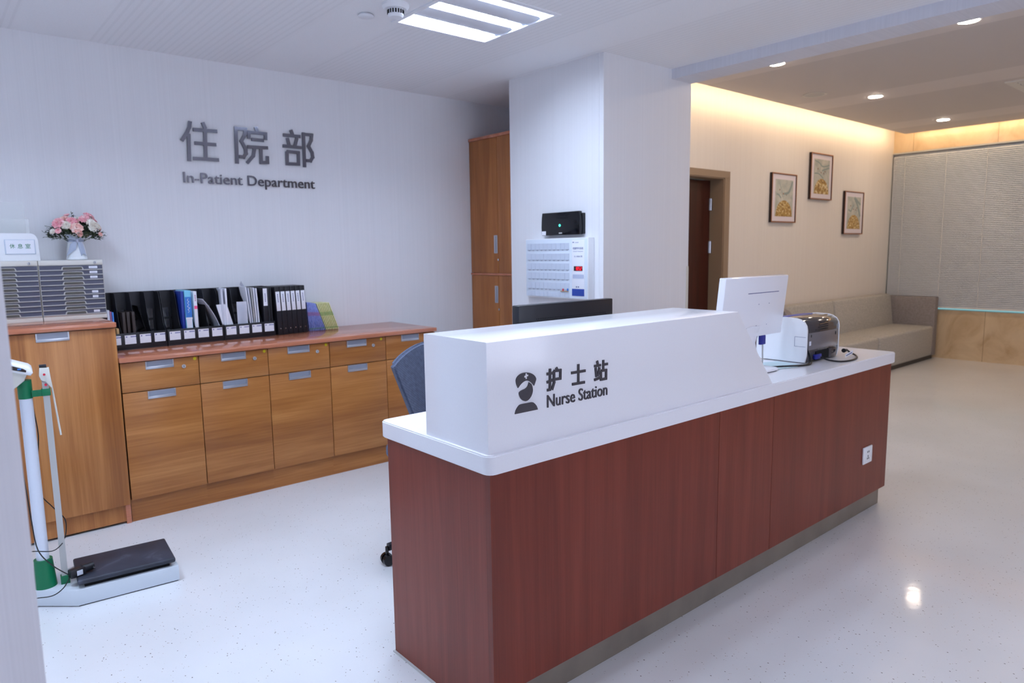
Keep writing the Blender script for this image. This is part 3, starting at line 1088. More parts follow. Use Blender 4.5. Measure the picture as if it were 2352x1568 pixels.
# ------------------------------------------------------------------ file drawer units
def file_unit(x, label):
    t = thing('file_drawer_unit', label, 'file drawers', (x, 4.34, 1.071), group='grey desktop file drawer units')
    W, H, Dp = 0.292, 0.316, 0.225
    bm = BM()
    box(bm, 0, W, 0.004, Dp, 0.0, H, 0.002)
    part('housing', bm, 'offwhite', t)
    for za, zb in ((H - 0.026, H), (0.0, 0.026)):
        bm = BM()
        box(bm, 0, W, 0.0, 0.006, za, zb, 0.001)
        part('front_rail', bm, 'offwhite', t)
    lock(t, W - 0.036, H - 0.014, 0.0, 0.0075)
    n = 10
    zz0, zz1 = 0.027, H - 0.027
    hh = (zz1 - zz0) / n
    for k in range(n):
        z = zz0 + k * hh
        bm = BM()
        box(bm, 0.003, W - 0.003, -0.001, 0.006, z + 0.003, z + hh - 0.001)
        dr = part('drawer', bm, 'drawer_front', t)
        bm = BM()
        # pale rail with a raised arched finger pull
        pts = [(0.002, z), (W - 0.002, z), (W - 0.002, z + 0.0045), (0.200, z + 0.0045), (0.196, z + 0.016), (0.190, z + 0.0195), (0.108, z + 0.0195), (0.102, z + 0.016), (0.098, z + 0.0045), (0.002, z + 0.0045)]
        prism(bm, pts, 'y', -0.006, 0.004)
        pl = part('finger_pull', bm, 'grey_pl', dr)
        bm = BM()
        prism(bm, [(0.104, z + 0.003), (0.194, z + 0.003), (0.192, z + 0.0145), (0.188, z + 0.0165), (0.110, z + 0.0165), (0.106, z + 0.0145)], 'y', -0.0068, -0.003)
        part('pull_opening', bm, 'pull_dark', pl)
    return t


MT['drawer_front'] = mat('slate_drawer_front', C(72, 74, 92), 0.4)
MT['pull_dark'] = mat('dark_finger_opening', C(84, 82, 76), 0.6)
ua = file_unit(0.190, 'grey file drawer unit at the left, cut by the near wall, under the small sign')
ub = file_unit(0.485, 'grey file drawer unit with white drawer labels, under the flower vase')
for k, wl in ((9, 0.040), (8, 0.036), (7, 0.034), (4, 0.029), (3, 0.026), (0, 0.028)):
    z = 0.027 + k * 0.0262
    bm = BM()
    box(bm, 0.243 - wl / 2 + 0.002, 0.243 + wl / 2 + 0.002, -0.0025, 0.0, z + 0.0085, z + 0.0205)
    lb = part('label', bm, 'paper', ub, 'white paper drawer label')
    bm = BM()
    box(bm, 0.243 - wl / 2 + 0.008, 0.243 + wl / 2 - 0.005, -0.0030, -0.002, z + 0.0125, z + 0.0160)
    part('print', bm, 'paper2', lb)

# small sign on the left unit
t = thing('desk_sign', 'white rounded sign board with green characters standing on the left file unit', 'sign', (0.24, 4.40, 1.387))
bm = BM()
pts = [(0.0, 0.0), (0.2640, 0.0), (0.2610, 0.105)]
for k in range(1, 9):
    a = k / 8 * PI / 2
    pts.append((0.226 + 0.035 * math.cos(a), 0.105 + 0.037 * math.sin(a)))
pts.append((0.0, 0.142))
prism(bm, pts, 'y', 0.0, 0.012, 0.002)
part('board', bm, 'white', t)
bm = BM()
box(bm, 0.116, 0.2475, -0.004, 0.001, 0.034, 0.110, 0.001)
hd = part('card_holder', bm, 'slot', t)
bm = BM()
box(bm, 0.121, 0.2425, -0.0052, -0.002, 0.038, 0.107)
cd = part('card', bm, 'paper', hd)
for ch, x in (('\u4f11', 0.139), ('\u606f', 0.172), ('\u5ba4', 0.205)):
    bm = text_mesh(ch, 0.0225, 0.0240, 0.0006, 0.004)
    place(bm, '-y', (x - 0.0015, -0.0052, 0.064))
    part('character', bm, 'greenink', hd)

# ------------------------------------------------------------------ vase and bouquet
VX, VY, VZ = 0.678, 4.455, 1.387
t = thing('vase', 'white ribbed vase with a silver ribbon bow, on the right file unit', 'vase', (VX, VY, VZ))
bm = BM()
prof = [(0.040, 0.0), (0.049, 0.002), (0.050, 0.010)]
for k in range(9):
    z = 0.014 + k * 0.006
    r = 0.0495 - 0.008 * (z / 0.1)
    prof += [(r, z), (r - 0.0012, z + 0.003)]
prof += [(0.040, 0.085), (0.036, 0.102), (0.040, 0.125), (0.047, 0.142), (0.045, 0.143), (0.034, 0.105), (0.034, 0.03)]
lathe(bm, prof, 36)
part('vase_body', bm, 'ceramic', t)
bm = BM()
lathe(bm, [(0.0385, 0.097), (0.0405, 0.100), (0.0405, 0.108), (0.0385, 0.111)], 30)
rb = part('ribbon_band', bm, 'ribbon', t)
for sx, pts, zt in ((-1, [(-0.002, 0.104), (-0.020, 0.124), (-0.046, 0.140), (-0.044, 0.128), (-0.034, 0.112)], 0),
                    (1, [(0.0, 0.106), (0.004, 0.140), (0.030, 0.147), (0.034, 0.132), (0.020, 0.112)], 0),
                    (-1, [(0.0, 0.103), (-0.016, 0.098), (-0.032, 0.086), (-0.052, 0.022), (-0.010, 0.056)], 0),
                    (1, [(0.0, 0.103), (0.026, 0.092), (0.040, 0.020), (0.026, 0.034), (0.014, 0.022)], 0)):
    bm = BM()
    prism(bm, [(x, z) for x, z in pts], 'y', -0.052, -0.045, 0.001)
    for v in bm.verts:                                  # wrap the loops around the neck
        v.co.y += 6.0 * v.co.x ** 2 + 0.25 * abs(v.co.z - 0.104)* 0.1
    part('ribbon_loop', bm, 'ribbon', rb)
bm = BM()
lathe(bm, [(0.006, 0.094), (0.009, 0.100), (0.009, 0.108), (0.006, 0.113)], 12, (0.0, -0.048))
part('ribbon_knot', bm, 'ribbon', rb)

bq = thing('flower_bouquet', 'bunch of pink and white peonies with dark leaves in the white vase', 'flowers', (VX, VY, VZ + 0.12))


def flower_mesh(r, layers, rnd):
    bm = BM()
    for L in range(layers):
        n = 5 + 2 * L if L < 3 else 9
        open_ = 0.25 + 0.33 * L
        rr = r * (0.42 + 0.58 * (L + 1) / layers)
        for k in range(n):
            a = 2 * PI * (k + 0.5 * (L % 2)) / n + rnd.uniform(-0.15, 0.15)
            wv = rr * 0.75

            def fn(u, v, a=a, rr=rr, open_=open_, wv=wv):
                s = (u - 0.5) * 2 * wv * math.sin(PI * min(1, 0.15 + 0.85 * v)) ** 0.5 * (1 - 0.15 * v)
                t_ = v * rr * 1.15
                out = math.sin(open_ * (0.3 + 0.9 * v)) * t_
                hi = math.cos(open_ * (0.3 + 0.9 * v)) * t_ - 0.25 * abs(s) ** 2 / max(rr, 1e-4)
                return Vector((out * math.cos(a) - s * math.sin(a), out * math.sin(a) + s * math.cos(a), hi + 0.1 * rr * math.sin(7 * u + k)))
            grid(bm, 4, 4, fn, 0.0006)
    return bm


rf = random.Random(5)
FL = [('petal_pink', 0.060, -0.050, 1.0, 0.026), ('petal_peach', 0.035, 0.022, 0.9, 0.024)]
# x offset, height above the bouquet base, forward offset, radius, colour
flowers = [(-0.083, 0.080, -0.055, 0.029, 'petal_pink'), (-0.050, 0.100, -0.020, 0.026, 'petal_peach'), (-0.020, 0.088, -0.060, 0.027, 'petal_pink'),
           (-0.048, 0.068, -0.070, 0.024, 'petal_white'), (-0.001, 0.052, -0.090, 0.029, 'petal_peach'), (-0.030, 0.122, 0.0, 0.014, 'petal_pink'),
           (0.004, 0.088, -0.040, 0.018, 'petal_peach'), (0.036, 0.100, -0.050, 0.020, 'petal_pink'), (0.050, 0.104, -0.045, 0.023, 'petal_pink'),
           (0.026, 0.104, 0.0, 0.022, 'petal_white'), (0.078, 0.120, -0.010, 0.028, 'petal_pink'), (0.078, 0.080, -0.055, 0.028, 'petal_white'),
           (0.078, 0.052, -0.065, 0.021, 'petal_white'), (0.104, 0.066, -0.045, 0.020, 'petal_white'), (0.110, 0.060, -0.030, 0.022, 'petal_peach'),
           (0.098, 0.096, 0.0, 0.018, 'petal_pink'), (-0.085, 0.034, -0.075, 0.017, 'petal_pink'), (-0.108, 0.032, -0.055, 0.016, 'petal_white'),
           (0.013, 0.016, -0.080, 0.017, 'petal_peach'), (0.112, 0.018, -0.055, 0.014, 'petal_peach')]
for x, z, y, r, mname in flowers:
    bm = flower_mesh(r, 4 if r > 0.019 else 3, rf)
    dirv = Vector((x * 0.6, y * 1.0 - 0.02, 0.035 + z * 0.25)).normalized()
    q = Vector((0, 0, 1)).rotation_difference(dirv)
    for v in bm.verts:
        v.co = q @ v.co + Vector((x, y, z)) - dirv * r * 0.4
    part('peony' if r > 0.019 else 'bud', bm, mname, bq)
bm = BM()
for k in range(900):
    a = rf.uniform(0, 2 * PI)
    rr = rf.uniform(0.02, 1.0) ** 0.6
    cx, cy = 0.128 * rr * math.cos(a), 0.082 * rr * math.sin(a) - 0.012
    cz = 0.020 + 0.052 * (1 - rr ** 2) + rf.uniform(-0.040, 0.030) * (1.1 - 0.4 * rr)
    L, wd = rf.uniform(0.016, 0.030), rf.uniform(0.005, 0.0095)
    d = Vector((cx * 7, cy * 7, rf.uniform(-0.5, 0.7))).normalized()
    sd = d.cross(Vector((rf.uniform(-.4, .4), rf.uniform(-.4, .4), 1))).normalized()
    nn = d.cross(sd)
    c = Vector((cx, cy, cz))
    vs = [bm.verts.new(c - d * L / 2), bm.verts.new(c + sd * wd + nn * 0.002), bm.verts.new(c + d * L / 2), bm.verts.new(c - sd * wd + nn * 0.002)]
    bm.faces.new(vs)
for x, y, z in ((-0.145, -0.02, 0.028), (-0.138, -0.03, 0.062), (-0.142, -0.04, 0.002), (0.146, -0.03, 0.010), (0.138, -0.02, 0.030), (-0.008, 0.0, 0.142), (0.004, 0.01, 0.126), (-0.115, -0.04, -0.012), (0.112, -0.04, -0.012), (0.075, 0.0, 0.115), (0.085, -0.03, 0.118)):
    tube(bm, [(x * 0.15, y * 0.3, -0.03), (x * 0.6, y * 0.7, z * 0.6 + 0.005), (x, y, z)], 0.0011, 5, 4)
    for k in range(9):
        f = 0.6 + 0.05 * k
        c = Vector((x * f, y * f, z * (0.5 + 0.055 * k) + 0.002))
        d = Vector((rf.uniform(-1, 1), rf.uniform(-1, 1), rf.uniform(-0.6, 1))).normalized()
        sd = d.cross(Vector((0.3, 0.2, 1))).normalized()
        bm.faces.new([bm.verts.new(c), bm.verts.new(c + d * 0.007 + sd * 0.0035), bm.verts.new(c + d * 0.014), bm.verts.new(c + d * 0.007 - sd * 0.0035)])
for k in range(14):
    a = 2 * PI * k / 14
    tube(bm, [(0.018 * math.cos(a), 0.018 * math.sin(a), -0.085), (0.022 * math.cos(a), 0.022 * math.sin(a), -0.01), (0.07 * math.cos(a), 0.055 * math.sin(a), 0.06)], 0.0016, 5, 4)
part('foliage', bm, 'leaf', bq)

# ------------------------------------------------------------------ file racks and what stands in them
WT = 0.8835
RW, RD = 0.322, 0.176


def file_rack(loc, rz, label, w_=RW):
    t = thing('file_rack', label, 'file rack', loc, rz, 'black four slot file racks on the worktop')
    bm = BM()
    box(bm, 0.0, w_, 0.0, RD, 0.0, 0.004)
    part('rack_floor', bm, 'black', t)
    bm = BM()
    box(bm, 0.0, w_, 0.0, 0.004, 0.004, 0.094, 0.001)
    part('front_lip', bm, 'black', t)
    bm = BM()
    box(bm, 0.0, w_, RD - 0.003, RD, 0.212, 0.316)
    for z in (0.004, 0.080, 0.144):
        box(bm, 0.0, w_, RD - 0.002, RD, z, z + 0.012)
    p = w_ / 4
    for s in range(4):
        for k in range(11):
            x = s * p + 0.007 + k * (p - 0.014) / 10
            wd = 0.0008 if 0 < k < 10 else 0.006
            box(bm, x - wd, x + wd, RD - 0.0015, RD, 0.004, 0.212)
    part('back_grille', bm, 'black', t)
    for k in range(5):
        x = k * p
        xa = min(max(x - 0.001, 0), w_ - 0.002)
        bm = BM()
        prism(bm, [(0.004, 0.004), (0.004, 0.092), (0.020, 0.100), (0.040, 0.128), (0.060, 0.190), (0.078, 0.270), (0.088, 0.300), (0.100, 0.314), (RD - 0.003, 0.316), (RD - 0.003, 0.004)], 'x', xa, xa + 0.002)
        part('divider', bm, 'black', t)
    for s in range(4):
        bm = BM()
        box(bm, s * p + 0.010, s * p + p - 0.010, -0.001, 0.0, 0.032, 0.082)
        lb = part('label', bm, 'paper', t, 'white card label')
        bm = BM()
        cyl(bm, (s * p + 0.019, -0.0010, 0.073), (s * p + 0.019, -0.0014, 0.073), 0.0034, seg=12)
        for j in range(5):
            box(bm, s * p + 0.040 + j * 0.006, s * p + 0.0445 + j * 0.006, -0.0014, -0.001, 0.070, 0.0755)
        part('print', bm, 'blueink', lb)
        bm = BM()
        for j in range(2):
            box(bm, s * p + 0.014, s * p + 0.036 + j * 0.012, -0.0013, -0.001, 0.052 - 0.012 * j, 0.0528 - 0.012 * j)
        part('ruled_lines', bm, 'paper2', lb)
    return t


r1 = file_rack((0.7632, 4.318, WT), math.radians(4.0), 'black file rack nearest the storage cabinet, holding brown notebooks', 0.309)
r2 = file_rack((1.0765, 4.343, WT), math.radians(2.4), 'middle black file rack, holding the blue ring binder')
r3 = file_rack((1.4035, 4.3575, WT), math.radians(2.4), 'black file rack beside the lever arch binders, stuffed with white papers')


def sheet(name, x0, x1, y, z1, lean, mname, label, cat, group=None, t_=0.004, depth=0.16, curl=0.0):
    """upright stack of paper: narrow edge to the front, may lean sideways and fan"""
    bm = BM()

    def fn(u, v):
        return Vector((lean * v + curl * v * v * (u - 0.3), u * depth, v * z1))
    grid(bm, 4, 6, fn, t_)
    return solo(name, bm, mname, label, cat, (x0, y, WT + 0.0042), math.radians(2.4), group)


def slab(name, x0, x1, y, h, mname, label, cat, dep=0.17, group=None, tilt=0.0):
    bm = BM()
    box(bm, 0, x1 - x0, 0, dep, 0, h, 0.0015)
    for v in bm.verts:
        v.co.x += tilt * v.co.z
    return solo(name, bm, mname, label, cat, (x0, y, WT + 0.0043), math.radians(2.4), group)


# first rack
slab('magazine', 0.778, 0.790, 4.345, 0.222, 'paper2', 'grey magazine leftmost in the file rack beside the storage cabinet', 'magazine')
slab('magazine', 0.793, 0.799, 4.345, 0.214, 'redtrim', 'thin purple red magazine beside the grey magazine in the first rack', 'magazine')
slab('magazine', 0.802, 0.810, 4.345, 0.210, 'blue', 'bright blue magazine in the first file rack', 'magazine')
slab('wooden_board', 0.816, 0.828, 4.335, 0.118, 'tan', 'short tan board sticking up behind the first rack label', 'board', 0.10)
for k, (a, lab) in enumerate(((0.852, 'left of three dark brown notebooks in the first file rack'), (0.874, 'middle of three dark brown notebooks in the first file rack'), (0.900, 'right of three dark brown notebooks in the first file rack'))):
    slab('notebook', a, a + 0.015, 4.348, 0.205, 'brown', lab, 'notebook', 0.15, 'dark brown notebooks in the first file rack')
bm = BM()


def fnf(u, v):
    return Vector((0.062 - 0.058 * v, u * 0.15, 0.238 * v))


grid(bm, 1, 4, fnf, 0.003)
solo('folder', bm, 'black_gloss', 'thin black folder leaning slantwise across a slot right of the notebooks', 'folder', (0.930, 4.352, WT + 0.005), math.radians(4))

# middle rack
slab('folder', 1.170, 1.1865, 4.372, 0.306, 'navy', 'tall navy blue folder left of the ring binder', 'folder', 0.155)
t = thing('ring_binder', 'bright blue ring binder with white spine label in the middle file rack', 'binder', (1.1895, 4.368, WT + 0.0043), math.radians(2.4))
bm = BM()
box(bm, 0, 0.037, 0, 0.17, 0, 0.310, 0.002)
part('cover', bm, 'cyan', t)
bm = BM()
box(bm, 0.001, 0.036, -0.0012, 0.0, 0.152, 0.272)
bd = part('blue_band', bm, 'blue', t, 'bright blue band on the spine')
bm = BM()
tube(bm, [(0.020, -0.0014, 0.262), (0.014, -0.0014, 0.252), (0.023, -0.0014, 0.244), (0.014, -0.0014, 0.236), (0.022, -0.0014, 0.226), (0.012, -0.0014, 0.216), (0.026, -0.0014, 0.206), (0.014, -0.0014, 0.198), (0.021, -0.0014, 0.188), (0.014, -0.0014, 0.178)], 0.0012, 5, 4)
part('script_lettering', bm, 'paper', bd)
bm = BM()
box(bm, 0.003, 0.034, -0.0012, 0.0, 0.018, 0.138)
part('spine_label', bm, 'paper', t)
bm = BM()
box(bm, 0.0, 0.037, -0.0013, 0.0, 0.139, 0.150)
part('white_band', bm, 'paper', t)
t = thing('flat_file', 'narrow white file with a pink tag right of the blue ring binder', 'file', (1.2405, 4.372, WT + 0.0043), math.radians(2.4))
bm = BM()
box(bm, 0, 0.019, 0, 0.16, 0, 0.303, 0.0015)
part('cover', bm, 'paper', t)
bm = BM()
box(bm, 0.001, 0.018, -0.001, 0.0, 0.198, 0.217)
part('tag', bm, 'pink', t)
bm = BM()
for k in range(4):
    box(bm, 0.007, 0.012, -0.001, 0.0, 0.245 + k * 0.010, 0.252 + k * 0.010)
part('print', bm, 'redtrim', t)
bm = BM()


def fnb(u, v):
    return Vector((0.092 - 0.105 * v ** 1.7, u * 0.14, 0.285 * v - 0.03 * v * v))


grid(bm, 2, 12, fnb, 0.003)
solo('document_folder', bm, 'paper2', 'pale sheet folder bowing sideways out of the middle file rack', 'folder', (1.305, 4.374, WT + 0.0045), math.radians(2.4))

# third rack
GPp = 'loose paper stacks in the right file rack'
sheet('paper_stack', 1.410, 0, 4.378, 0.308, 0.012, 'paper2', 'tall white paper stack in the left slot of the right rack', 'paper', GPp, 0.012, 0.15, 0.03)
sheet('paper_stack', 1.432, 0, 4.378, 0.312, 0.010, 'paper', 'whiter tall paper stack behind the folded sheet in the right rack', 'paper', GPp, 0.010, 0.15, 0.02)
bm = BM()
grid(bm, 5, 4, lambda u, v: Vector((0.062 * u - 0.042 * v, 0.012 + 0.010 * math.sin(PI * u), 0.05 + 0.165 * v)), 0.004)
solo('paper_sheet', bm, 'paper', 'white folded sheet facing forward in front of the tall paper stacks', 'paper', (1.412, 4.364, WT + 0.0045), math.radians(2.4))
t = thing('printed_sheet', 'greyish printed sheets facing forward in the second slot of the right rack', 'paper', (1.490, 4.372, WT + 0.0045), math.radians(2.4))
bm = BM()
grid(bm, 5, 3, lambda u, v: Vector((0.064 * u + 0.004, 0.010 - 0.006 * math.sin(PI * u), 0.225 * v)), 0.010)
part('sheets', bm, 'paper2', t)
bm = BM()
for k in range(16):
    box(bm, 0.012, 0.060 - 0.006 * (k % 3), -0.0010, 0.0004, 0.09 + k * 0.0075, 0.0915 + k * 0.0075)
part('printed_lines', bm, 'slot', t)
for k, (x, dl, h, mm, lab) in enumerate(((1.583, -0.022, 0.316, 'paper', 'leftmost of the leaning paper files in the third slot of the right rack'),
                                        (1.594, -0.016, 0.306, 'paper2', 'second leaning paper file in the third slot of the right rack'),
                                        (1.606, -0.012, 0.312, 'grey_pl', 'greyish file between the leaning papers of the right rack'),
                                        (1.618, -0.010, 0.310, 'paper', 'third white leaning paper file of the right rack'),
                                        (1.632, -0.006, 0.304, 'paper', 'rightmost of the leaning white paper files of the right rack'))):
    sheet('paper_file', x, 0, 4.382, h, dl, mm, lab, 'paper', 'leaning paper files in the right rack', 0.006, 0.14, 0.012)
bm = BM()
grid(bm, 2, 5, lambda u, v: Vector((-0.014 * v + 0.004 * math.sin(5 * v), 0.03 * u, 0.30 + 0.050 * v - 0.02 * u)), 0.0012)
bm2 = bm
grid(bm2, 1, 2, lambda u, v: Vector((0.004, 0.03 * u, 0.012 + 0.29 * v)), 0.0012)
solo('crumpled_slip', bm2, 'paper2', 'thin paper slip poking up above the black rack top', 'paper', (1.5725, 4.45, WT + 0.0046))


def lever_binder(x, y, rz, label, group, tab=True, tilt=-2.2):
    t = thing('lever_arch_binder', label, 'binder', (x, y, WT), rz, group)
    t.rotation_euler = (0, math.radians(tilt), rz)
    bm = BM()
    box(bm, 0.0, 0.034, 0.0, 0.165, 0.0, 0.313, 0.003)
    part('cover', bm, 'black', t)
    bm = BM()
    box(bm, 0.0035, 0.0305, -0.0014, 0.0, 0.156, 0.280, 0.0005)
    lb = part('spine_label', bm, 'paper', t, 'white spine label')
    bm = BM()
    for k in range(5):
        box(bm, 0.0145, 0.0195, -0.0018, -0.001, 0.212 + k * 0.011, 0.220 + k * 0.011)
    part('print', bm, 'ink', lb)
    bm = BM()
    cyl(bm, (0.017, 0.001, 0.040), (0.017, -0.0015, 0.040), 0.0042, seg=16)
    part('finger_ring', bm, 'chrome', t)
    return t


GB = 'black lever arch binders standing right of the file racks'
names = ('leftmost black lever arch binder beside the right file rack', 'second black lever arch binder from the file rack', 'third black lever arch binder from the file rack',
         'fourth black lever arch binder from the file rack', 'fifth black lever arch binder, second nearest the blue booklets', 'rightmost black lever arch binder touching the blue booklets')
b0 = lever_binder(1.7460, 4.3755, math.radians(4), names[0], GB)
for k in range(1, 6):
    dup(b0, loc=(1.7460 + 0.0362 * k, 4.3755 + 0.0055 * k, WT), label=names[k])
for o in list(COL.objects):
    if o.name.startswith('lever_arch_binder'):
        o.rotation_euler = (0, math.radians(-2.2), math.radians(4))
t = thing('slim_binder', 'slim black binder with a white spine label in the last slot of the right rack', 'binder', (1.6605, 4.384, WT + 0.0045), math.radians(2.4))
bm = BM()
box(bm, 0, 0.030, 0, 0.165, 0, 0.306, 0.002)
part('cover', bm, 'black', t)
bm = BM()
box(bm, 0.002, 0.028, -0.0012, 0.0, 0.190, 0.300)
lb = part('spine_label', bm, 'paper', t)
bm = BM()
for k in range(5):
    box(bm, 0.012, 0.017, -0.0016, -0.001, 0.216 + k * 0.011, 0.224 + k * 0.011)
part('print', bm, 'ink', lb)
slab('slim_binder', 1.693, 1.7055, 4.387, 0.300, 'black_soft', 'plain black binder beside the slim labelled binder in the right rack', 'binder', 0.165)
slab('slim_binder', 1.708, 1.7190, 4.388, 0.304, 'black', 'plain black binder at the right end of the right rack', 'binder', 0.165)

# leaning booklets
def booklet(kind, label):
    h, t_ = 0.196, 0.0062
    col = 'blue_book' if kind == 'blue' else 'yellow_book'
    t = thing(kind + '_booklet', label, 'booklet', (0, 0, 0), group='thin %s booklets leaning on the black binders' % kind)
    bm = BM()
    box(bm, 0, t_, 0, 0.13, 0, h, 0.0006)
    part('cover', bm, col, t)
    bm = BM()
    box(bm, 0.0006, t_ - 0.0006, -0.0008, 0.0, 0.012, 0.020)
    part('green_band', bm, 'greentrim', t)
    bm = BM()
    box(bm, 0.001, t_ - 0.001, -0.0008, 0.0, 0.105, 0.130)
    part('spine_print', bm, 'redtrim' if kind == 'blue' else 'greentrim', t)
    return t


ordn = ['first', 'second', 'third', 'fourth', 'fifth', 'sixth', 'seventh', 'eighth', 'ninth', 'tenth']
bb = booklet('blue', 'leftmost thin blue booklet, touching the black binders')
yb = booklet('yellow', 'first thin yellow booklet, touching the blue ones')
for i in range(18):
    src = bb if i < 10 else yb
    if i == 0:
        o, lab = bb, bb['label']
    elif i == 10:
        o, lab = yb, yb['label']
    elif i < 10:
        lab = '%s thin blue booklet counted from the black binders' % ordn[i]
        o = dup(bb)
    elif i == 17:
        lab = 'outermost thin yellow booklet at the right end of the leaning row'
        o = dup(yb)
    else:
        lab = '%s thin yellow booklet counted from the blue ones' % ordn[i - 10]
        o = dup(yb)
    o['label'] = lab
    th = 4 + 15.6 * min(1, i / 9)
    o.location = (1.9820 + 0.0121 * i + (0.002 if i > 9 else 0), 4.428, WT + 0.0003)
    o.rotation_euler = (0, math.radians(-th), math.radians(2))

# ------------------------------------------------------------------ weighing scale
sc = thing('weighing_scale', 'white medical weighing scale with green fittings and a black platform mat', 'weighing scale', (0.3706, 3.163, 0), -0.0855)
bm = BM()
prism(bm, [(0, 0), (0.377, 0), (0.377, 0.272), (0, 0.272), (-0.128, 0.190), (-0.178, 0.190), (-0.178, 0.098), (-0.128, 0.098)], 'z', 0.004, 0.070, 0.002)
part('platform', bm, 'scale', sc)
bm = BM()
prism(bm, [(0.004, 0.004), (0.372, 0.004), (0.372, 0.268), (0.004, 0.268)], 'z', 0.0, 0.005)
part('foot_pad', bm, 'black_soft', sc)
bm = BM()
box(bm, 0.006, 0.368, 0.002, 0.266, 0.086, 0.107, 0.007, 3)
part('mat', bm, 'mat_top', sc)
bm = BM()
box(bm, 0.03, 0.345, 0.02, 0.25, 0.070, 0.087)
part('mat_spacer', bm, 'hole', sc)  # black block filling the dark gap between platform and mat
bm = BM()
lathe(bm, [(0.041, 0.070), (0.033, 0.178), (0.033, 0.186), (0.024, 0.186)], 32, (-0.099, 0.129))
part('pole_base', bm, 'green', sc)
bm = BM()
cyl(bm, (-0.099, 0.129, 0.071), (-0.099, 0.129, 0.89), 0.0225, seg=28)
part('pole', bm, 'pole', sc)
bm = BM()
cyl(bm, (-0.099, 0.129, 0.852), (-0.099, 0.129, 0.925), 0.0245, seg=28)
clr = part('pole_collar', bm, 'green', sc)
bm = BM()
box(bm, -0.078, -0.018, 0.103, 0.107, 0.858, 0.884)
cyl(bm, (-0.058, 0.103, 0.871), (-0.058, 0.100, 0.871), 0.005, seg=12)
br = part('bracket', bm, 'green', clr)
bm = BM()
box(bm, -0.046, -0.016, 0.098, 0.128, 0.858, 0.886, 0.002)
part('rod_clip', bm, 'green', br)
bm = BM()
box(bm, -0.042, -0.020, 0.103, 0.123, 0.075, 0.965)
rod = part('height_rod', bm, 'grey_pl', sc)
bm = BM()
box(bm, -0.047, -0.015, 0.098, 0.128, 0.068, 0.104, 0.002)
part('rod_foot', bm, 'green', sc)
bm = BM()
prism(bm, [(-0.045, 0.972), (-0.014, 0.968), (-0.011, 0.925), (-0.008, 0.895), (-0.013, 0.888), (-0.029, 0.914), (-0.044, 0.922), (-0.049, 0.938), (-0.047, 0.956)], 'y', 0.096, 0.130, 0.002)
hh = part('rod_head', bm, 'offwhite', rod)
bm = BM()
box(bm, -0.046, -0.022, 0.098, 0.128, 0.971, 0.981, 0.001)
part('end_cap', bm, 'black', rod)
bm = BM()
cyl(bm, (-0.032, 0.097, 0.944), (-0.032, 0.0935, 0.944), 0.0045, seg=14)
cyl(bm, (-0.030, 0.104, 0.902), (-0.030, 0.0945, 0.902), 0.0046, seg=14)
part('rivets', bm, 'red', rod)
bm = BM()
tube(bm, [(-0.011, 0.112, 0.895), (-0.008, 0.112, 0.86), (0.004, 0.112, 0.69)], 0.0034, 8, 0)
part('folding_arm', bm, 'offwhite', rod)
bm = BM()                                              # console, display tilted up towards the front
prism(bm, [(-0.34, 1.090), (-0.143, 1.008), (-0.080, 0.982), (-0.070, 0.972), (-0.068, 0.960), (-0.076, 0.950), (-0.143, 0.973), (-0.34, 1.045)], 'y', 0.045, 0.205, 0.009)
cns = part('console', bm, 'white', sc)
bm = BM()
prism(bm, [(-0.33, 1.040), (-0.143, 0.976), (-0.086, 0.955), (-0.098, 0.930), (-0.128, 0.905), (-0.150, 0.892), (-0.22, 0.892), (-0.33, 0.975)], 'y', 0.060, 0.195, 0.010)
part('console_neck', bm, 'offwhite', cns)
bm = BM()
prism(bm, [(-0.30, 1.064), (-0.143, 1.000), (-0.098, 0.981), (-0.088, 0.973), (-0.090, 0.966), (-0.143, 0.983), (-0.30, 1.041)], 'y', 0.0425, 0.048, 0.001)
dsp = part('display', bm, 'frame_dk', cns)
bm = BM()
box(bm, -0.116, -0.104, 0.0415, 0.044, 0.977, 0.983, 0.001)
part('display_mark', bm, 'blue', dsp)

ad = thing('power_adapter', 'small black plug in power adapter lying on the scale mat with its cable', 'power adapter', (0.396, 3.222, 0.107), 0.25)
bm = BM()
box(bm, -0.040, 0.018, -0.016, 0.018, 0.0, 0.034, 0.005, 2)
ab = part('adapter_body', bm, 'black', ad)
bm = BM()
cyl(bm, (0.010, 0.004, 0.020), (0.052, 0.004, 0.022), 0.019, 0.016, 18)
part('plug_head', bm, 'black', ad)
bm = BM()
box(bm, -0.018, 0.004, -0.0175, -0.016, 0.008, 0.028)
part('rating_label', bm, 'paper2', ab, 'small grey rating label')
bm = BM()
for dy in (-0.004, 0.008):
    cyl(bm, (0.044, dy - 0.012, 0.020 + dy * 0.3), (0.047, dy - 0.024, 0.020 + dy * 0.3), 0.0022, seg=8)
part('plug_pins', bm, 'chrome', ad)
ca, sa = math.cos(-0.25), math.sin(-0.25)


def loc_ad(p):
    x, y, z = p[0] - 0.396, p[1] - 0.222 - 3.0, p[2] - 0.107
    return (ca * x - sa * y, sa * x + ca * y, z)


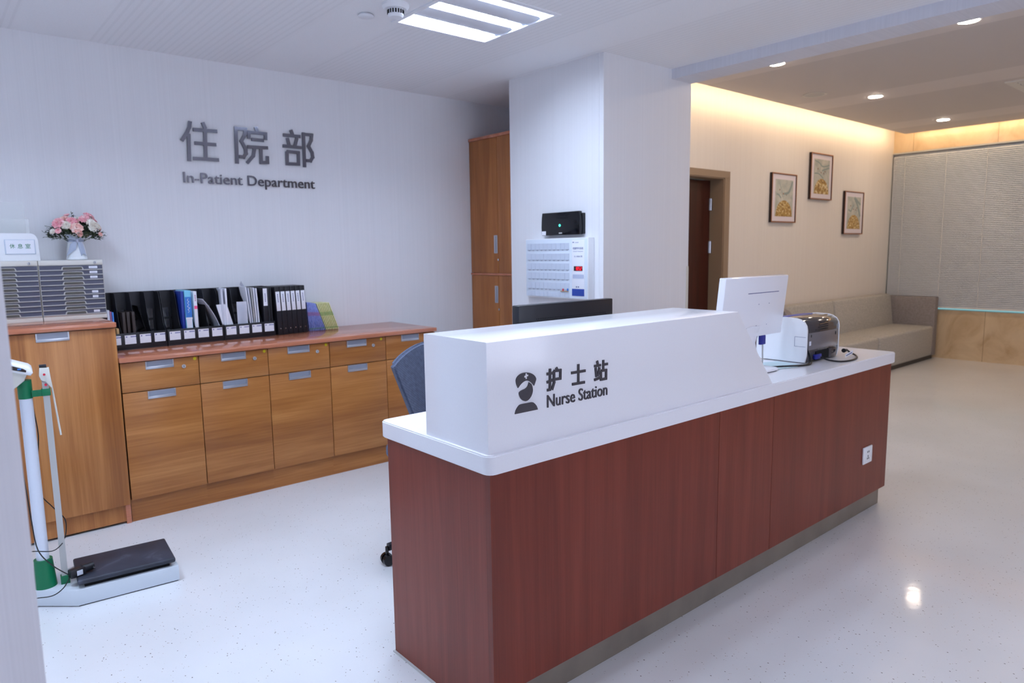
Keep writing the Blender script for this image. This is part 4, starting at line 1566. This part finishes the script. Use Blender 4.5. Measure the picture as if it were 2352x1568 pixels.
bm = BM()
tube(bm, [loc_ad(p) for p in [(0.362, 3.215, 0.122), (0.345, 3.195, 0.140), (0.300, 3.20, 0.19), (0.262, 3.21, 0.26), (0.252, 3.22, 0.38), (0.246, 3.22, 0.50), (0.232, 3.22, 0.66), (0.20, 3.22, 0.72)]], 0.0022, 6, 6)
tube(bm, [loc_ad(p) for p in [(0.362, 3.212, 0.120), (0.33, 3.17, 0.095), (0.290, 3.165, 0.076), (0.235, 3.19, 0.074), (0.18, 3.2, 0.074)]], 0.0022, 6, 6)
tube(bm, [loc_ad(p) for p in [(0.312, 3.40, 0.86), (0.313, 3.40, 0.79), (0.3148, 3.40, 0.7671), (0.3203, 3.40, 0.6743), (0.3094, 3.40, 0.5654), (0.3058, 3.40, 0.4354), (0.3425, 3.40, 0.3637), (0.381, 3.40, 0.3018), (0.3833, 3.40, 0.2528), (0.372, 3.38, 0.222), (0.345, 3.25, 0.245), (0.310, 3.235, 0.232), (0.245, 3.235, 0.25), (0.19, 3.24, 0.25)]], 0.0022, 6, 6)
part('cable', bm, 'cable', ad)

# ------------------------------------------------------------------ office chair
ch = thing('office_chair', 'blue grey fabric office chair on castors behind the desk', 'office chair', (1.82, 2.62, 0))


def back_fn(off):
    def fn(u, v):
        s = 2 * u - 1
        top = 0.972 - 0.086 * abs(s) ** 1.3
        z = 0.50 + v * (top - 0.50)
        hw = 0.102 + max(0.0, z - 0.50) * 0.32
        y = 0.135 + 0.16 * (z - 0.5) - 0.055 * s * s + off
        return Vector((0.035 + s * hw, y, z))
    return fn


bm = BM()
front, rear = back_fn(0.0), back_fn(0.048)
nu, nv = 14, 14
A = [[bm.verts.new(front(i / nu, j / nv)) for j in range(nv + 1)] for i in range(nu + 1)]
B = [[bm.verts.new(rear(0.5 + (i / nu - 0.5) * 0.94, 0.02 + j / nv * 0.955)) for j in range(nv + 1)] for i in range(nu + 1)]
for i in range(nu):
    for j in range(nv):
        bm.faces.new([A[i][j], A[i + 1][j], A[i + 1][j + 1], A[i][j + 1]])
        bm.faces.new([B[i][j], B[i][j + 1], B[i + 1][j + 1], B[i + 1][j]])
edge = [(i, 0) for i in range(nu)] + [(nu, j) for j in range(nv)] + [(i, nv) for i in range(nu, 0, -1)] + [(0, j) for j in range(nv, 0, -1)]
for k in range(len(edge)):
    a, b = edge[k], edge[(k + 1) % len(edge)]
    bm.faces.new([A[a[0]][a[1]], A[b[0]][b[1]], B[b[0]][b[1]], B[a[0]][a[1]]])
bmesh.ops.recalc_face_normals(bm, faces=bm.faces[:])
es = [e for e in bm.edges if len(e.link_faces) == 2 and e.calc_face_angle(0) > 0.9]
bmesh.ops.bevel(bm, geom=es, offset=0.012, segments=3, affect='EDGES')
part('backrest', bm, 'chair', ch, smooth=60)
bm = BM()
prism(bm, [(-0.225, -0.22), (0.225, -0.22), (0.235, -0.10), (0.21, 0.20), (-0.21, 0.20), (-0.235, -0.10)], 'z', 0.44, 0.51, 0.018)
part('seat', bm, 'chair', ch, smooth=60)
bm = BM()
tube(bm, [(0.0, 0.06, 0.43), (0.0, 0.20, 0.43), (0.02, 0.235, 0.50), (0.03, 0.245, 0.72)], 0.020, 10, 5)
part('back_support', bm, 'black', ch)
bm = BM()
cyl(bm, (0, 0, 0.09), (0, 0, 0.43), 0.028, 0.024)
part('gas_post', bm, 'black', ch)
for k in range(5):
    a = math.radians(174) + k * 2 * PI / 5
    c, s = math.cos(a), math.sin(a)
    bm = BM()
    tube(bm, [(0.02 * c, 0.02 * s, 0.105), (0.18 * c, 0.18 * s, 0.095), (0.315 * c, 0.315 * s, 0.082)], 0.019, 8, 3)
    lg = part('base_arm', bm, 'black', ch)
    bm = BM()
    px, py = 0.322 * c, 0.322 * s
    for o in (-1, 1):
        cyl(bm, (px - s * 0.006 * o, py + c * 0.006 * o, 0.027), (px - s * 0.024 * o, py + c * 0.024 * o, 0.027), 0.027, 0.025, 20)
    cyl(bm, (px, py, 0.03), (px, py, 0.085), 0.008, seg=10)
    part('caster', bm, 'black_gloss', lg)

# ------------------------------------------------------------------ monitors
mn = thing('dark_monitor', 'black monitor seen from behind, rising above the white raised box', 'monitor', (1.955, 1.945, ZT))
bm = BM()
prism(bm, [(-0.115, -0.085), (0.115, -0.085), (0.105, 0.085), (-0.105, 0.085)], 'z', 0.0, 0.012, 0.003)
part('stand_base', bm, 'black', mn)
bm = BM()
box(bm, -0.035, 0.035, -0.005, 0.03, 0.011, 0.16, 0.004)
part('stand_neck', bm, 'black', mn)
bm = BM()
box(bm, -0.262, 0.262, 0.0, 0.040, 0.048, 0.359, 0.004)
f = [(-0.262, 0.048), (0.262, 0.048), (0.262, 0.359), (-0.262, 0.359)]
g = [(-0.195, 0.095), (0.215, 0.095), (0.215, 0.318), (-0.195, 0.318)]
o1 = [bm.verts.new((x * 0.985, 0.002, 0.2 + (z - 0.2) * 0.98)) for x, z in f]
i1 = [bm.verts.new((x, -0.016, z)) for x, z in g]
for k in range(4):
    j = (k + 1) % 4
    bm.faces.new([o1[k], o1[j], i1[j], i1[k]])
bm.faces.new(i1)
bmesh.ops.recalc_face_normals(bm, faces=bm.faces[:])
sh = part('panel_shell', bm, 'black', mn)
bm = BM()
for r_ in range(7):
    for k in range(44):
        x = -0.187 + k * 0.0089 + (r_ % 2) * 0.0045
        z = 0.306 - r_ * 0.0075
        box(bm, x - 0.0018, x + 0.0018, -0.0166, -0.0158, z - 0.0022, z + 0.0022)
part('vent_holes', bm, 'hole', sh)
bm = BM()
box(bm, -0.25, 0.25, 0.0395, 0.0415, 0.062, 0.347)
part('screen', bm, 'black_gloss', mn)

wm = thing('white_monitor', 'white monitor seen from behind, right of the raised box on the desk', 'monitor', (2.90, 1.70, ZT))
bm = BM()
pts = []
for sx, sy in ((1, -1), (1, 1), (-1, 1), (-1, -1)):
    for k in range(6):
        a = math.atan2(sy, sx) - PI / 4 + k / 5 * PI / 2
        pts.append((-0.01 + sx * 0.06 + 0.04 * math.cos(a), -0.012 + sy * 0.05 + 0.04 * math.sin(a)))
prism(bm, pts, 'z', 0.003, 0.013, 0.003)
bs = part('stand_base', bm, 'white_gloss', wm)
bm = BM()
prism(bm, [(x * 0.96, y * 0.96) for x, y in pts], 'z', 0.0, 0.004)
part('base_pad', bm, 'black', bs)
bm = BM()
prism(bm, [(-0.018, 0.012), (0.030, 0.012), (0.040, 0.12), (0.018, 0.20), (-0.010, 0.20), (0.012, 0.12)], 'x', -0.06, 0.055, 0.004)
part('stand_neck', bm, 'white_gloss', wm)
Rm = Matrix.Translation((0, 0, 0.29)) @ Matrix.Rotation(math.radians(6), 4, 'X') @ Matrix.Translation((0, 0, -0.29))


def tilted(bm):
    for v in bm.verts:
        v.co = Rm @ v.co
    return bm


bm = BM()
box(bm, -0.266, 0.266, -0.014, 0.020, 0.152, 0.432, 0.004)
sh = part('panel_shell', tilted(bm), 'white_gloss', wm)
bm = BM()
box(bm, -0.255, 0.255, 0.0195, 0.0215, 0.170, 0.424)
part('screen', tilted(bm), 'black_gloss', wm)
bm = BM()
box(bm, -0.075, 0.192, -0.0146, -0.0138, 0.3565, 0.3595)
part('back_groove', tilted(bm), 'ink', sh)
for x, z in ((0.026, 0.305), (0.117, 0.305), (0.026, 0.205), (0.117, 0.205)):
    bm = BM()
    cyl(bm, (x, -0.0138, z), (x, -0.0146, z), 0.0022, seg=10)
    part('screw_hole', tilted(bm), 'ink', sh)
bm = BM()
box(bm, 0.085, 0.125, 0.000, 0.016, 0.108, 0.152, 0.003)
pg = part('video_plug', bm, 'vga', wm, 'dark blue video plug')
bm = BM()
tube(bm, [(0.108, 0.006, 0.110), (0.109, 0.006, 0.075), (0.109, 0.008, 0.006), (0.10, 0.04, 0.006), (0.02, 0.10, 0.006)], 0.0035, 8, 5)
part('video_cable', bm, 'grey_pl', pg)

# ------------------------------------------------------------------ printer and its cables
pr = thing('laser_printer', 'white sided laser printer with a glossy dark back at the right end of the desk', 'printer', (3.2265, 1.600, ZT))
prof = [(0.010, 0.004), (0.24, 0.004), (0.265, 0.03), (0.265, 0.10), (0.235, 0.185), (0.19, 0.214), (0.12, 0.221), (0.06, 0.219), (0.036, 0.213), (0.017, 0.201), (0.006, 0.184), (0.002, 0.163), (0.002, 0.04)]
bm = BM()
prism(bm, prof, 'x', 0.0, 0.014, 0.003)
sd = part('side_panel', bm, 'white', pr)
bm = BM()
fr_ = [(0.012, 0.062, 0.064, 0.0645), ]
box(bm, -0.0006, 0.0002, 0.006, 0.062, 0.128, 0.1292)
box(bm, -0.0006, 0.0002, 0.006, 0.062, 0.0815, 0.0827)
box(bm, -0.0006, 0.0002, 0.061, 0.0622, 0.082, 0.129)
part('cover_seam', bm, 'ink', sd)
bm = BM()
prism(bm, [(y + 0.004, z - 0.002) for y, z in prof], 'x', 0.346, 0.356, 0.003)
part('side_panel', bm, 'white', pr)
bm = BM()
ins = [(max(y + 0.004, 0.008) if y < 0.1 else y - 0.006, z - 0.003 if z > 0.1 else z + 0.004) for y, z in prof]
prism(bm, ins, 'x', 0.013, 0.347, 0.001)
bd = part('body', bm, 'smoke', pr)
bm = BM()
box(bm, 0.024, 0.335, 0.0030, 0.013, 0.062, 0.146, 0.002)
rc = part('rear_cover', bm, 'smoke_lt', pr)
bm = BM()
for k in range(4):
    box(bm, 0.135 - 0.035 * (k == 3) - 0.008 * (k == 2), 0.225, 0.0050, 0.0085, 0.190 - k * 0.0115, 0.1925 - k * 0.0115)
box(bm, 0.045, 0.052, 0.0022, 0.0045, 0.125, 0.137)
box(bm, 0.300, 0.310, 0.0022, 0.0045, 0.118, 0.134)
part('vent_slots', bm, 'hole', bd)
bm = BM()
box(bm, 0.030, 0.048, 0.0022, 0.0040, 0.085, 0.106)
part('port_mark', bm, 'paper2', rc)
bm = BM()
box(bm, 0.105, 0.24, 0.0035, 0.0115, 0.006, 0.050)
part('rear_recess', bm, 'hole', bd)
bm = BM()
box(bm, 0.088, 0.150, -0.004, 0.0105, 0.012, 0.036, 0.002)
part('data_port', bm, 'vga', bd, 'blue data port plug')
bm = BM()
box(bm, 0.240, 0.318, 0.002, 0.012, 0.004, 0.054, 0.004)
part('rear_duct', bm, 'smoke', bd)
bm = BM()
prism(bm, [(0.12, 0.212), (0.20, 0.206), (0.18, 0.216), (0.13, 0.220)], 'x', 0.05, 0.31, 0.002)
part('paper_support', bm, 'navy', pr, 'dark blue paper support on top')
for x in (0.03, 0.33):
    for y in (0.04, 0.22):
        bm = BM()
        cyl(bm, (x, y, 0.0), (x, y, 0.006), 0.010, seg=12)
        part('foot', bm, 'black_soft', pr)

pc = thing('power_cable', 'black power cable looping off the printer end with a small white tag', 'cable', (3.60, 1.58, ZT))


def loc_pc(p):
    return (p[0] - 3.60, p[1] - 1.58, p[2] - ZT)


bm = BM()
tube(bm, [loc_pc(p) for p in [(3.600, 1.585, 0.868), (3.632, 1.588, 0.866), (3.650, 1.575, 0.852), (3.625, 1.535, 0.8425), (3.55, 1.502, 0.8425), (3.46, 1.488, 0.8425), (3.39, 1.510, 0.8425), (3.36, 1.555, 0.848), (3.34, 1.585, 0.862)]], 0.0042, 8, 6)
part('cord', bm, 'cable', pc)
bm = BM()
cyl(bm, loc_pc((3.588, 1.5838, 0.868)), loc_pc((3.635, 1.588, 0.866)), 0.011, 0.006, 12)
part('plug', bm, 'black', pc)
bm = BM()
box(bm, -0.085, -0.005, -0.040, -0.0385, 0.012, 0.028)
for v in bm.verts:
    v.co.z += 0.15 * (v.co.x + 0.05)
tg = part('tag', bm, 'paper', pc, 'white cable tag')
bm = BM()
for k in range(8):
    box(bm, -0.080 + k * 0.0085, -0.074 + k * 0.0085, -0.0408, -0.0398, 0.0175 + (k * 0.0085 - 0.03) * 0.15, 0.0225 + (k * 0.0085 - 0.03) * 0.15)
part('print', bm, 'ink', tg)
bm = BM()
for dz, dy in ((0.0045, 0.0), (0.0045, 0.010)):
    tube(bm, [(-0.185, 0.065 + dy, dz), (-0.12, 0.030 + dy, dz), (-0.06, 0.000 + dy, dz), (0.01, -0.045 + dy * 1.6, dz), (0.075, -0.060 + dy, dz), (0.115, -0.052 + dy, 0.012), (0.135, -0.032 + dy * 0.5, 0.045), (0.130, -0.018, 0.080)], 0.0036, 8, 6)
solo('data_cables', bm, 'cable', 'pair of black cables running from the white monitor to the printer', 'cable', (3.12, 1.63, ZT))
bm = BM()
prism(bm, [(-0.10, 0.02), (0.09, -0.035), (0.11, 0.10), (-0.08, 0.16)], 'z', 0.0, 0.0012)
prism(bm, [(-0.14, -0.015), (0.02, -0.055), (0.03, 0.0), (-0.10, 0.05)], 'z', 0.0013, 0.0022)
solo('paper_sheets', bm, 'pale_sheet', 'pale blue green sheets lying flat between the white monitor and printer', 'paper', (3.10, 1.64, ZT + 0.0002))

# ------------------------------------------------------------------ call panel and black box on the column
CX = 3.2956
cp = thing('nurse_call_panel', 'white wall mounted nurse call panel with rows of card slots and red digits', 'call panel', (CX, 3.345, 1.085))


def fbox(bm, ya, yb, za, zb, d0, d1, bev=0.0):
    """box on the panel: world y and z, distance d0..d1 out from the column face"""
    return box(bm, -d1, -d0, yb - 3.345, ya - 3.345, za - 1.085, zb - 1.085, bev)


bm = BM()
fbox(bm, 3.640, 3.047, 1.085, 1.480, 0.0, 0.058, 0.004)
part('case', bm, 'white', cp)
bm = BM()
fbox(bm, 3.634, 3.053, 1.091, 1.474, 0.056, 0.060, 0.001)
fp = part('face_plate', bm, 'face_blue', cp)
for k, (zt, zb) in enumerate(((1.447, 1.4055), (1.3795, 1.3375), (1.3155, 1.2735), (1.2535, 1.2105), (1.1875, 1.144), (1.125, 1.094))):
    for c in range(10):
        ya = 3.618 - c * 0.0407
        bm = BM()
        fbox(bm, ya, ya - 0.0395, zb, zt, 0.059, 0.0615)
        s_ = part('card_slot', bm, 'slot_grey', fp)
        if k < 5:
            bm = BM()
            fbox(bm, ya - 0.004, ya - 0.0375, zb - 0.003, zb + 0.0005, 0.060, 0.0632)
            fbox(bm, ya - 0.016, ya - 0.025, zb - 0.006, zb - 0.002, 0.060, 0.0635)
            part('slot_edge', bm, 'slot_rim', s_)
bm = BM()
fbox(bm, 3.188, 3.077, 1.104, 1.466, 0.059, 0.0612, 0.001)
lp = part('label_panel', bm, 'paper', cp)


def ptext(body, ya, w_, z, h, mname, parent, d=0.0612):
    bm = text_mesh(body, w_, h, 0.0004, 0.006)
    place(bm, '-x', (-d, ya - 3.345, z - 1.085))
    return part('lettering', bm, mname, parent)


ptext('\u7535\u8111\u547c\u53eb\u7cfb\u7edf', 3.178, 0.091, 1.404, 0.0155, 'ink', lp)
ptext('Computer Calling System', 3.177, 0.089, 1.3885, 0.0065, 'ink', lp)
ptext('ZL-2000C\u578b', 3.168, 0.073, 1.3555, 0.0100, 'ink', lp)
bm = BM()
fbox(bm, 3.181, 3.168, 1.4475, 1.453, 0.061, 0.0618)
for k in range(3):
    fbox(bm, 3.158 - k * 0.011, 3.150 - k * 0.011, 1.447, 1.450, 0.061, 0.0616)
part('logo', bm, 'ink', lp)
bm = BM()
fbox(bm, 3.1695, 3.0935, 1.2675, 1.298, 0.060, 0.063, 0.001)
dp = part('digit_window', bm, 'black_gloss', cp)
SEG = {'1': 'bc', '0': 'abcdef', '5': 'acdfg', '2': 'abdeg'}
bm = BM()
for k, ch_ in enumerate('1052'):
    y0, z0, w_, h_ = 3.1560 - k * 0.0155, 1.2715, 0.0100, 0.0225
    m_ = z0 + h_ / 2
    S = {'a': (0, w_, z0 + h_ - 0.0028, z0 + h_), 'g': (0, w_, m_ - 0.0014, m_ + 0.0014), 'd': (0, w_, z0, z0 + 0.0028),
         'f': (0, 0.0028, m_, z0 + h_), 'e': (0, 0.0028, z0, m_), 'b': (w_ - 0.0028, w_, m_, z0 + h_), 'c': (w_ - 0.0028, w_, z0, m_)}
    for s_ in SEG[ch_]:
        a, b, za, zb = S[s_]
        fbox(bm, y0 - a, y0 - b, za, zb, 0.0628, 0.0636)
part('digits', bm, 'led_red', dp, 'glowing red digits 1052')
bm = BM()
for k in range(11):
    fbox(bm, 3.178 - k * 0.009, 3.174 - k * 0.009, 1.218, 1.245, 0.061, 0.0617)
part('speaker_slots', bm, 'slot_blue', lp)
bm = BM()
fbox(bm, 3.187, 3.078, 1.106, 1.152, 0.061, 0.0618)
part('blue_field', bm, 'blueink', lp, 'dark blue field at the foot of the label')
bm = BM()
for y in (3.151, 3.134):
    fbox(bm, y, y - 0.009, 1.1605, 1.1685, 0.061, 0.0622)
part('buttons', bm, 'ink', lp)
bm = BM()
fbox(bm, 3.290, 3.218, 1.131, 1.136, 0.0615, 0.068, 0.001)
tr_ = part('pen_tray', bm, 'tan', cp, 'little tan tray holding pen tips')
bm = BM()
fbox(bm, 3.272, 3.262, 1.136, 1.150, 0.062, 0.066)
part('pen_tip', bm, 'red', tr_)
bm = BM()
fbox(bm, 3.230, 3.220, 1.136, 1.152, 0.062, 0.066)
part('pen_tip', bm, 'blue', tr_)

bx_ = thing('wall_receiver', 'glossy black wall box with a green light above the call panel', 'wall box', (CX, 3.310, 1.497))
bm = BM()
prism(bm, [(0.178, 0.003), (-0.176, 0.003), (-0.180, 0.05), (-0.176, 0.120), (-0.168, 0.152), (0.172, 0.152), (0.178, 0.120), (0.182, 0.06)], 'x', -0.046, -0.014, 0.004)
part('front_cover', bm, 'black_gloss', bx_)
bm = BM()
box(bm, -0.018, 0.0, -0.186, 0.170, 0.006, 0.140, 0.003)
part('rear_case', bm, 'black_soft', bx_)
bm = BM()
cyl(bm, (-0.0455, 0.003, 0.066), (-0.0480, 0.003, 0.066), 0.0075, seg=18)
part('green_light', bm, 'led_green', bx_, 'small glowing green light')
bm = BM()
box(bm, -0.0470, -0.045, 0.136, 0.174, 0.006, 0.032)
part('sticker', bm, 'paper', bx_, 'white sticker at the lower left corner')
bm = BM()
box(bm, -0.0466, -0.0455, -0.018, 0.012, 0.012, 0.020)
part('logo', bm, 'grey_pl', bx_)

# ------------------------------------------------------------------ lounge: sofa, pictures, blind
sf = thing('sofa', 'long greige fabric sofa along the lounge wall below the pictures', 'sofa', (6.28, 3.09, 0))
bm = BM()
box(bm, 0.02, 3.25, 0.03, 0.60, 0.0, 0.05)
part('plinth', bm, 'black', sf)
for a, b in ((0.0, 1.572), (1.588, 3.158)):
    bm = BM()
    box(bm, a, b, 0.0, 0.56, 0.048, 0.412, 0.030, 4)
    part('seat_cushion', bm, 'sofa', sf, smooth=60)
    bm = BM()
    prism(bm, [(0.462, 0.40), (0.635, 0.40), (0.635, 0.79), (0.53, 0.79), (0.508, 0.77)], 'x', a, b, 0.022)
    part('back_cushion', bm, 'sofa', sf, smooth=60)
bm = BM()
box(bm, 3.160, 3.272, 0.0, 0.635, 0.045, 0.765, 0.010, 3)
part('armrest', bm, 'sofa_shaded', sf, smooth=60)
bm = BM()
prism(bm, [(0.0, 0.05), (0.0, 0.50), (0.06, 0.58), (0.12, 0.70), (0.20, 0.795), (0.28, 0.835), (0.50, 0.84), (0.635, 0.835), (0.635, 0.05)], 'x', -0.10, -0.002, 0.008)
part('armrest', bm, 'sofa_shaded', sf, smooth=60)


def picture(x, z, h, branch, label):
    t = thing('framed_picture', label, 'picture', (x, 3.735, z), group='framed gold dome pictures on the lounge wall')
    w_ = 0.495
    bm = BM()
    for a in ((0, w_, 0, 0.012), (0, w_, h - 0.012, h), (0, 0.012, 0.012, h - 0.012), (w_ - 0.012, w_, 0.012, h - 0.012)):
        box(bm, a[0], a[1], -0.0285, -0.001, a[2], a[3])
    fr = part('frame', bm, 'frame_dk', t)
    bm = BM()
    for a in ((0, w_, 0, 0.009), (0, w_, h - 0.009, h), (0, 0.009, 0.009, h - 0.009), (w_ - 0.009, w_, 0.009, h - 0.009)):
        box(bm, a[0], a[1], -0.031, -0.0285, a[2], a[3])
    part('frame_edge', bm, 'frame_cu', fr, 'copper coloured front edge')
    bm = BM()
    box(bm, 0.010, w_ - 0.010, -0.022, -0.004, 0.010, h - 0.010)
    mt_ = part('mount', bm, 'mount', t)
    bm = BM()
    ax0, ax1, az0, az1 = 0.075, w_ - 0.065, 0.062, h - 0.062
    box(bm, ax0, ax1, -0.0235, -0.022, az0, az1)
    art = part('artwork', bm, 'art_bg', mt_)
    bm = BM()
    cx, aw = (ax0 + ax1) / 2, (ax1 - ax0) * 0.47
    hd_ = (az1 - az0) * 0.44
    pts = [(cx - aw, az0)]
    for k in range(1, 16):
        a = PI - PI * k / 16
        pts.append((cx + aw * math.cos(a) * (1 - 0.10 * math.sin(a)), az0 + hd_ * math.sin(a) ** 0.8))
    pts.append((cx + aw, az0))
    prism(bm, pts, 'y', -0.0245, -0.0235)
    part('gold_dome', bm, 'art_gold', art)
    bm = BM()
    for ln, r in branch:
        tube(bm, [(ax0 + u * (ax1 - ax0), -0.0238, az0 + v * (az1 - az0)) for u, v in ln], r, 6, 5)
    for v in bm.verts:
        v.co.y = -0.0238 + (v.co.y + 0.0238) * 0.08
    part('brushwork', bm, 'art_ink', art)
    bm = BM()
    for u, v in ((0.24, 0.72), (0.45, 0.62), (0.62, 0.60), (0.70, 0.66)):
        X, Z = ax0 + u * (ax1 - ax0), az0 + v * (az1 - az0)
        cyl(bm, (X, -0.0235, Z), (X, -0.0242, Z), 0.009, seg=8)
    part('brown_dabs', bm, 'art_dot', art)
    return t


picture(6.622, 1.652, 0.495, [([(0.95, 0.97), (0.88, 0.82), (0.74, 0.66), (0.5, 0.62)], 0.014), ([(0.40, 0.52), (0.36, 0.68), (0.22, 0.9)], 0.004), ([(0.08, 0.60), (0.2, 0.58), (0.32, 0.50)], 0.009)], 'left framed gold dome picture, nearest the door')
picture(7.418, 1.912, 0.494, [([(0.02, 0.95), (0.3, 0.9), (0.55, 0.80), (0.98, 0.86)], 0.008), ([(0.5, 0.68), (0.78, 0.74), (0.97, 0.78)], 0.010), ([(0.03, 0.58), (0.3, 0.58), (0.6, 0.46)], 0.008)], 'highest framed gold dome picture, the middle of the three')
picture(8.256, 1.540, 0.495, [([(0.50, 0.98), (0.70, 0.80), (0.85, 0.60), (0.97, 0.40)], 0.020), ([(0.60, 0.95), (0.85, 0.82), (0.97, 0.78)], 0.014), ([(0.08, 0.60), (0.28, 0.56), (0.45, 0.75)], 0.010)], 'right and lowest framed gold dome picture, nearest the window')

vb = thing('venetian_blind', 'closed grey beige venetian blind covering the lounge window', 'blind', (9.60, 0.66, 0.6))
L = 3.062
bm = BM()
box(bm, -0.02, 0.018, 0, L, 1.938, 1.958, 0.002)
part('headrail', bm, 'grey_pl', vb)
bm = BM()
pz = 0.0215
n = int((1.928 - 0.052) / pz)
for k in range(n):
    z = 0.052 + k * pz
    a = math.radians(62)
    dx, dz = 0.0125 * math.cos(a), 0.0125 * math.sin(a)
    vs = [bm.verts.new((sx * dx + cx, y, z + sx * dz)) for y in (0.004, L - 0.004) for sx, cx in ((-1, 0), (0, -0.0022), (1, 0))]
    for i in (0, 1):
        bm.faces.new([vs[i], vs[i + 1], vs[i + 4], vs[i + 3]])
part('slats', bm, 'blind', vb)
bm = BM()
box(bm, -0.014, 0.012, 0, L, 0.026, 0.040, 0.002)
part('bottom_rail', bm, 'cord', vb)
for y in (2.915, 2.453, 2.027, 1.3, 0.6):
    bm = BM()
    tube(bm, [(-0.0135, y, 0.04), (-0.0135, y, 1.0), (-0.0135, y, 1.938)], 0.0016, 6, 0)
    part('ladder_cord', bm, 'cord', vb)
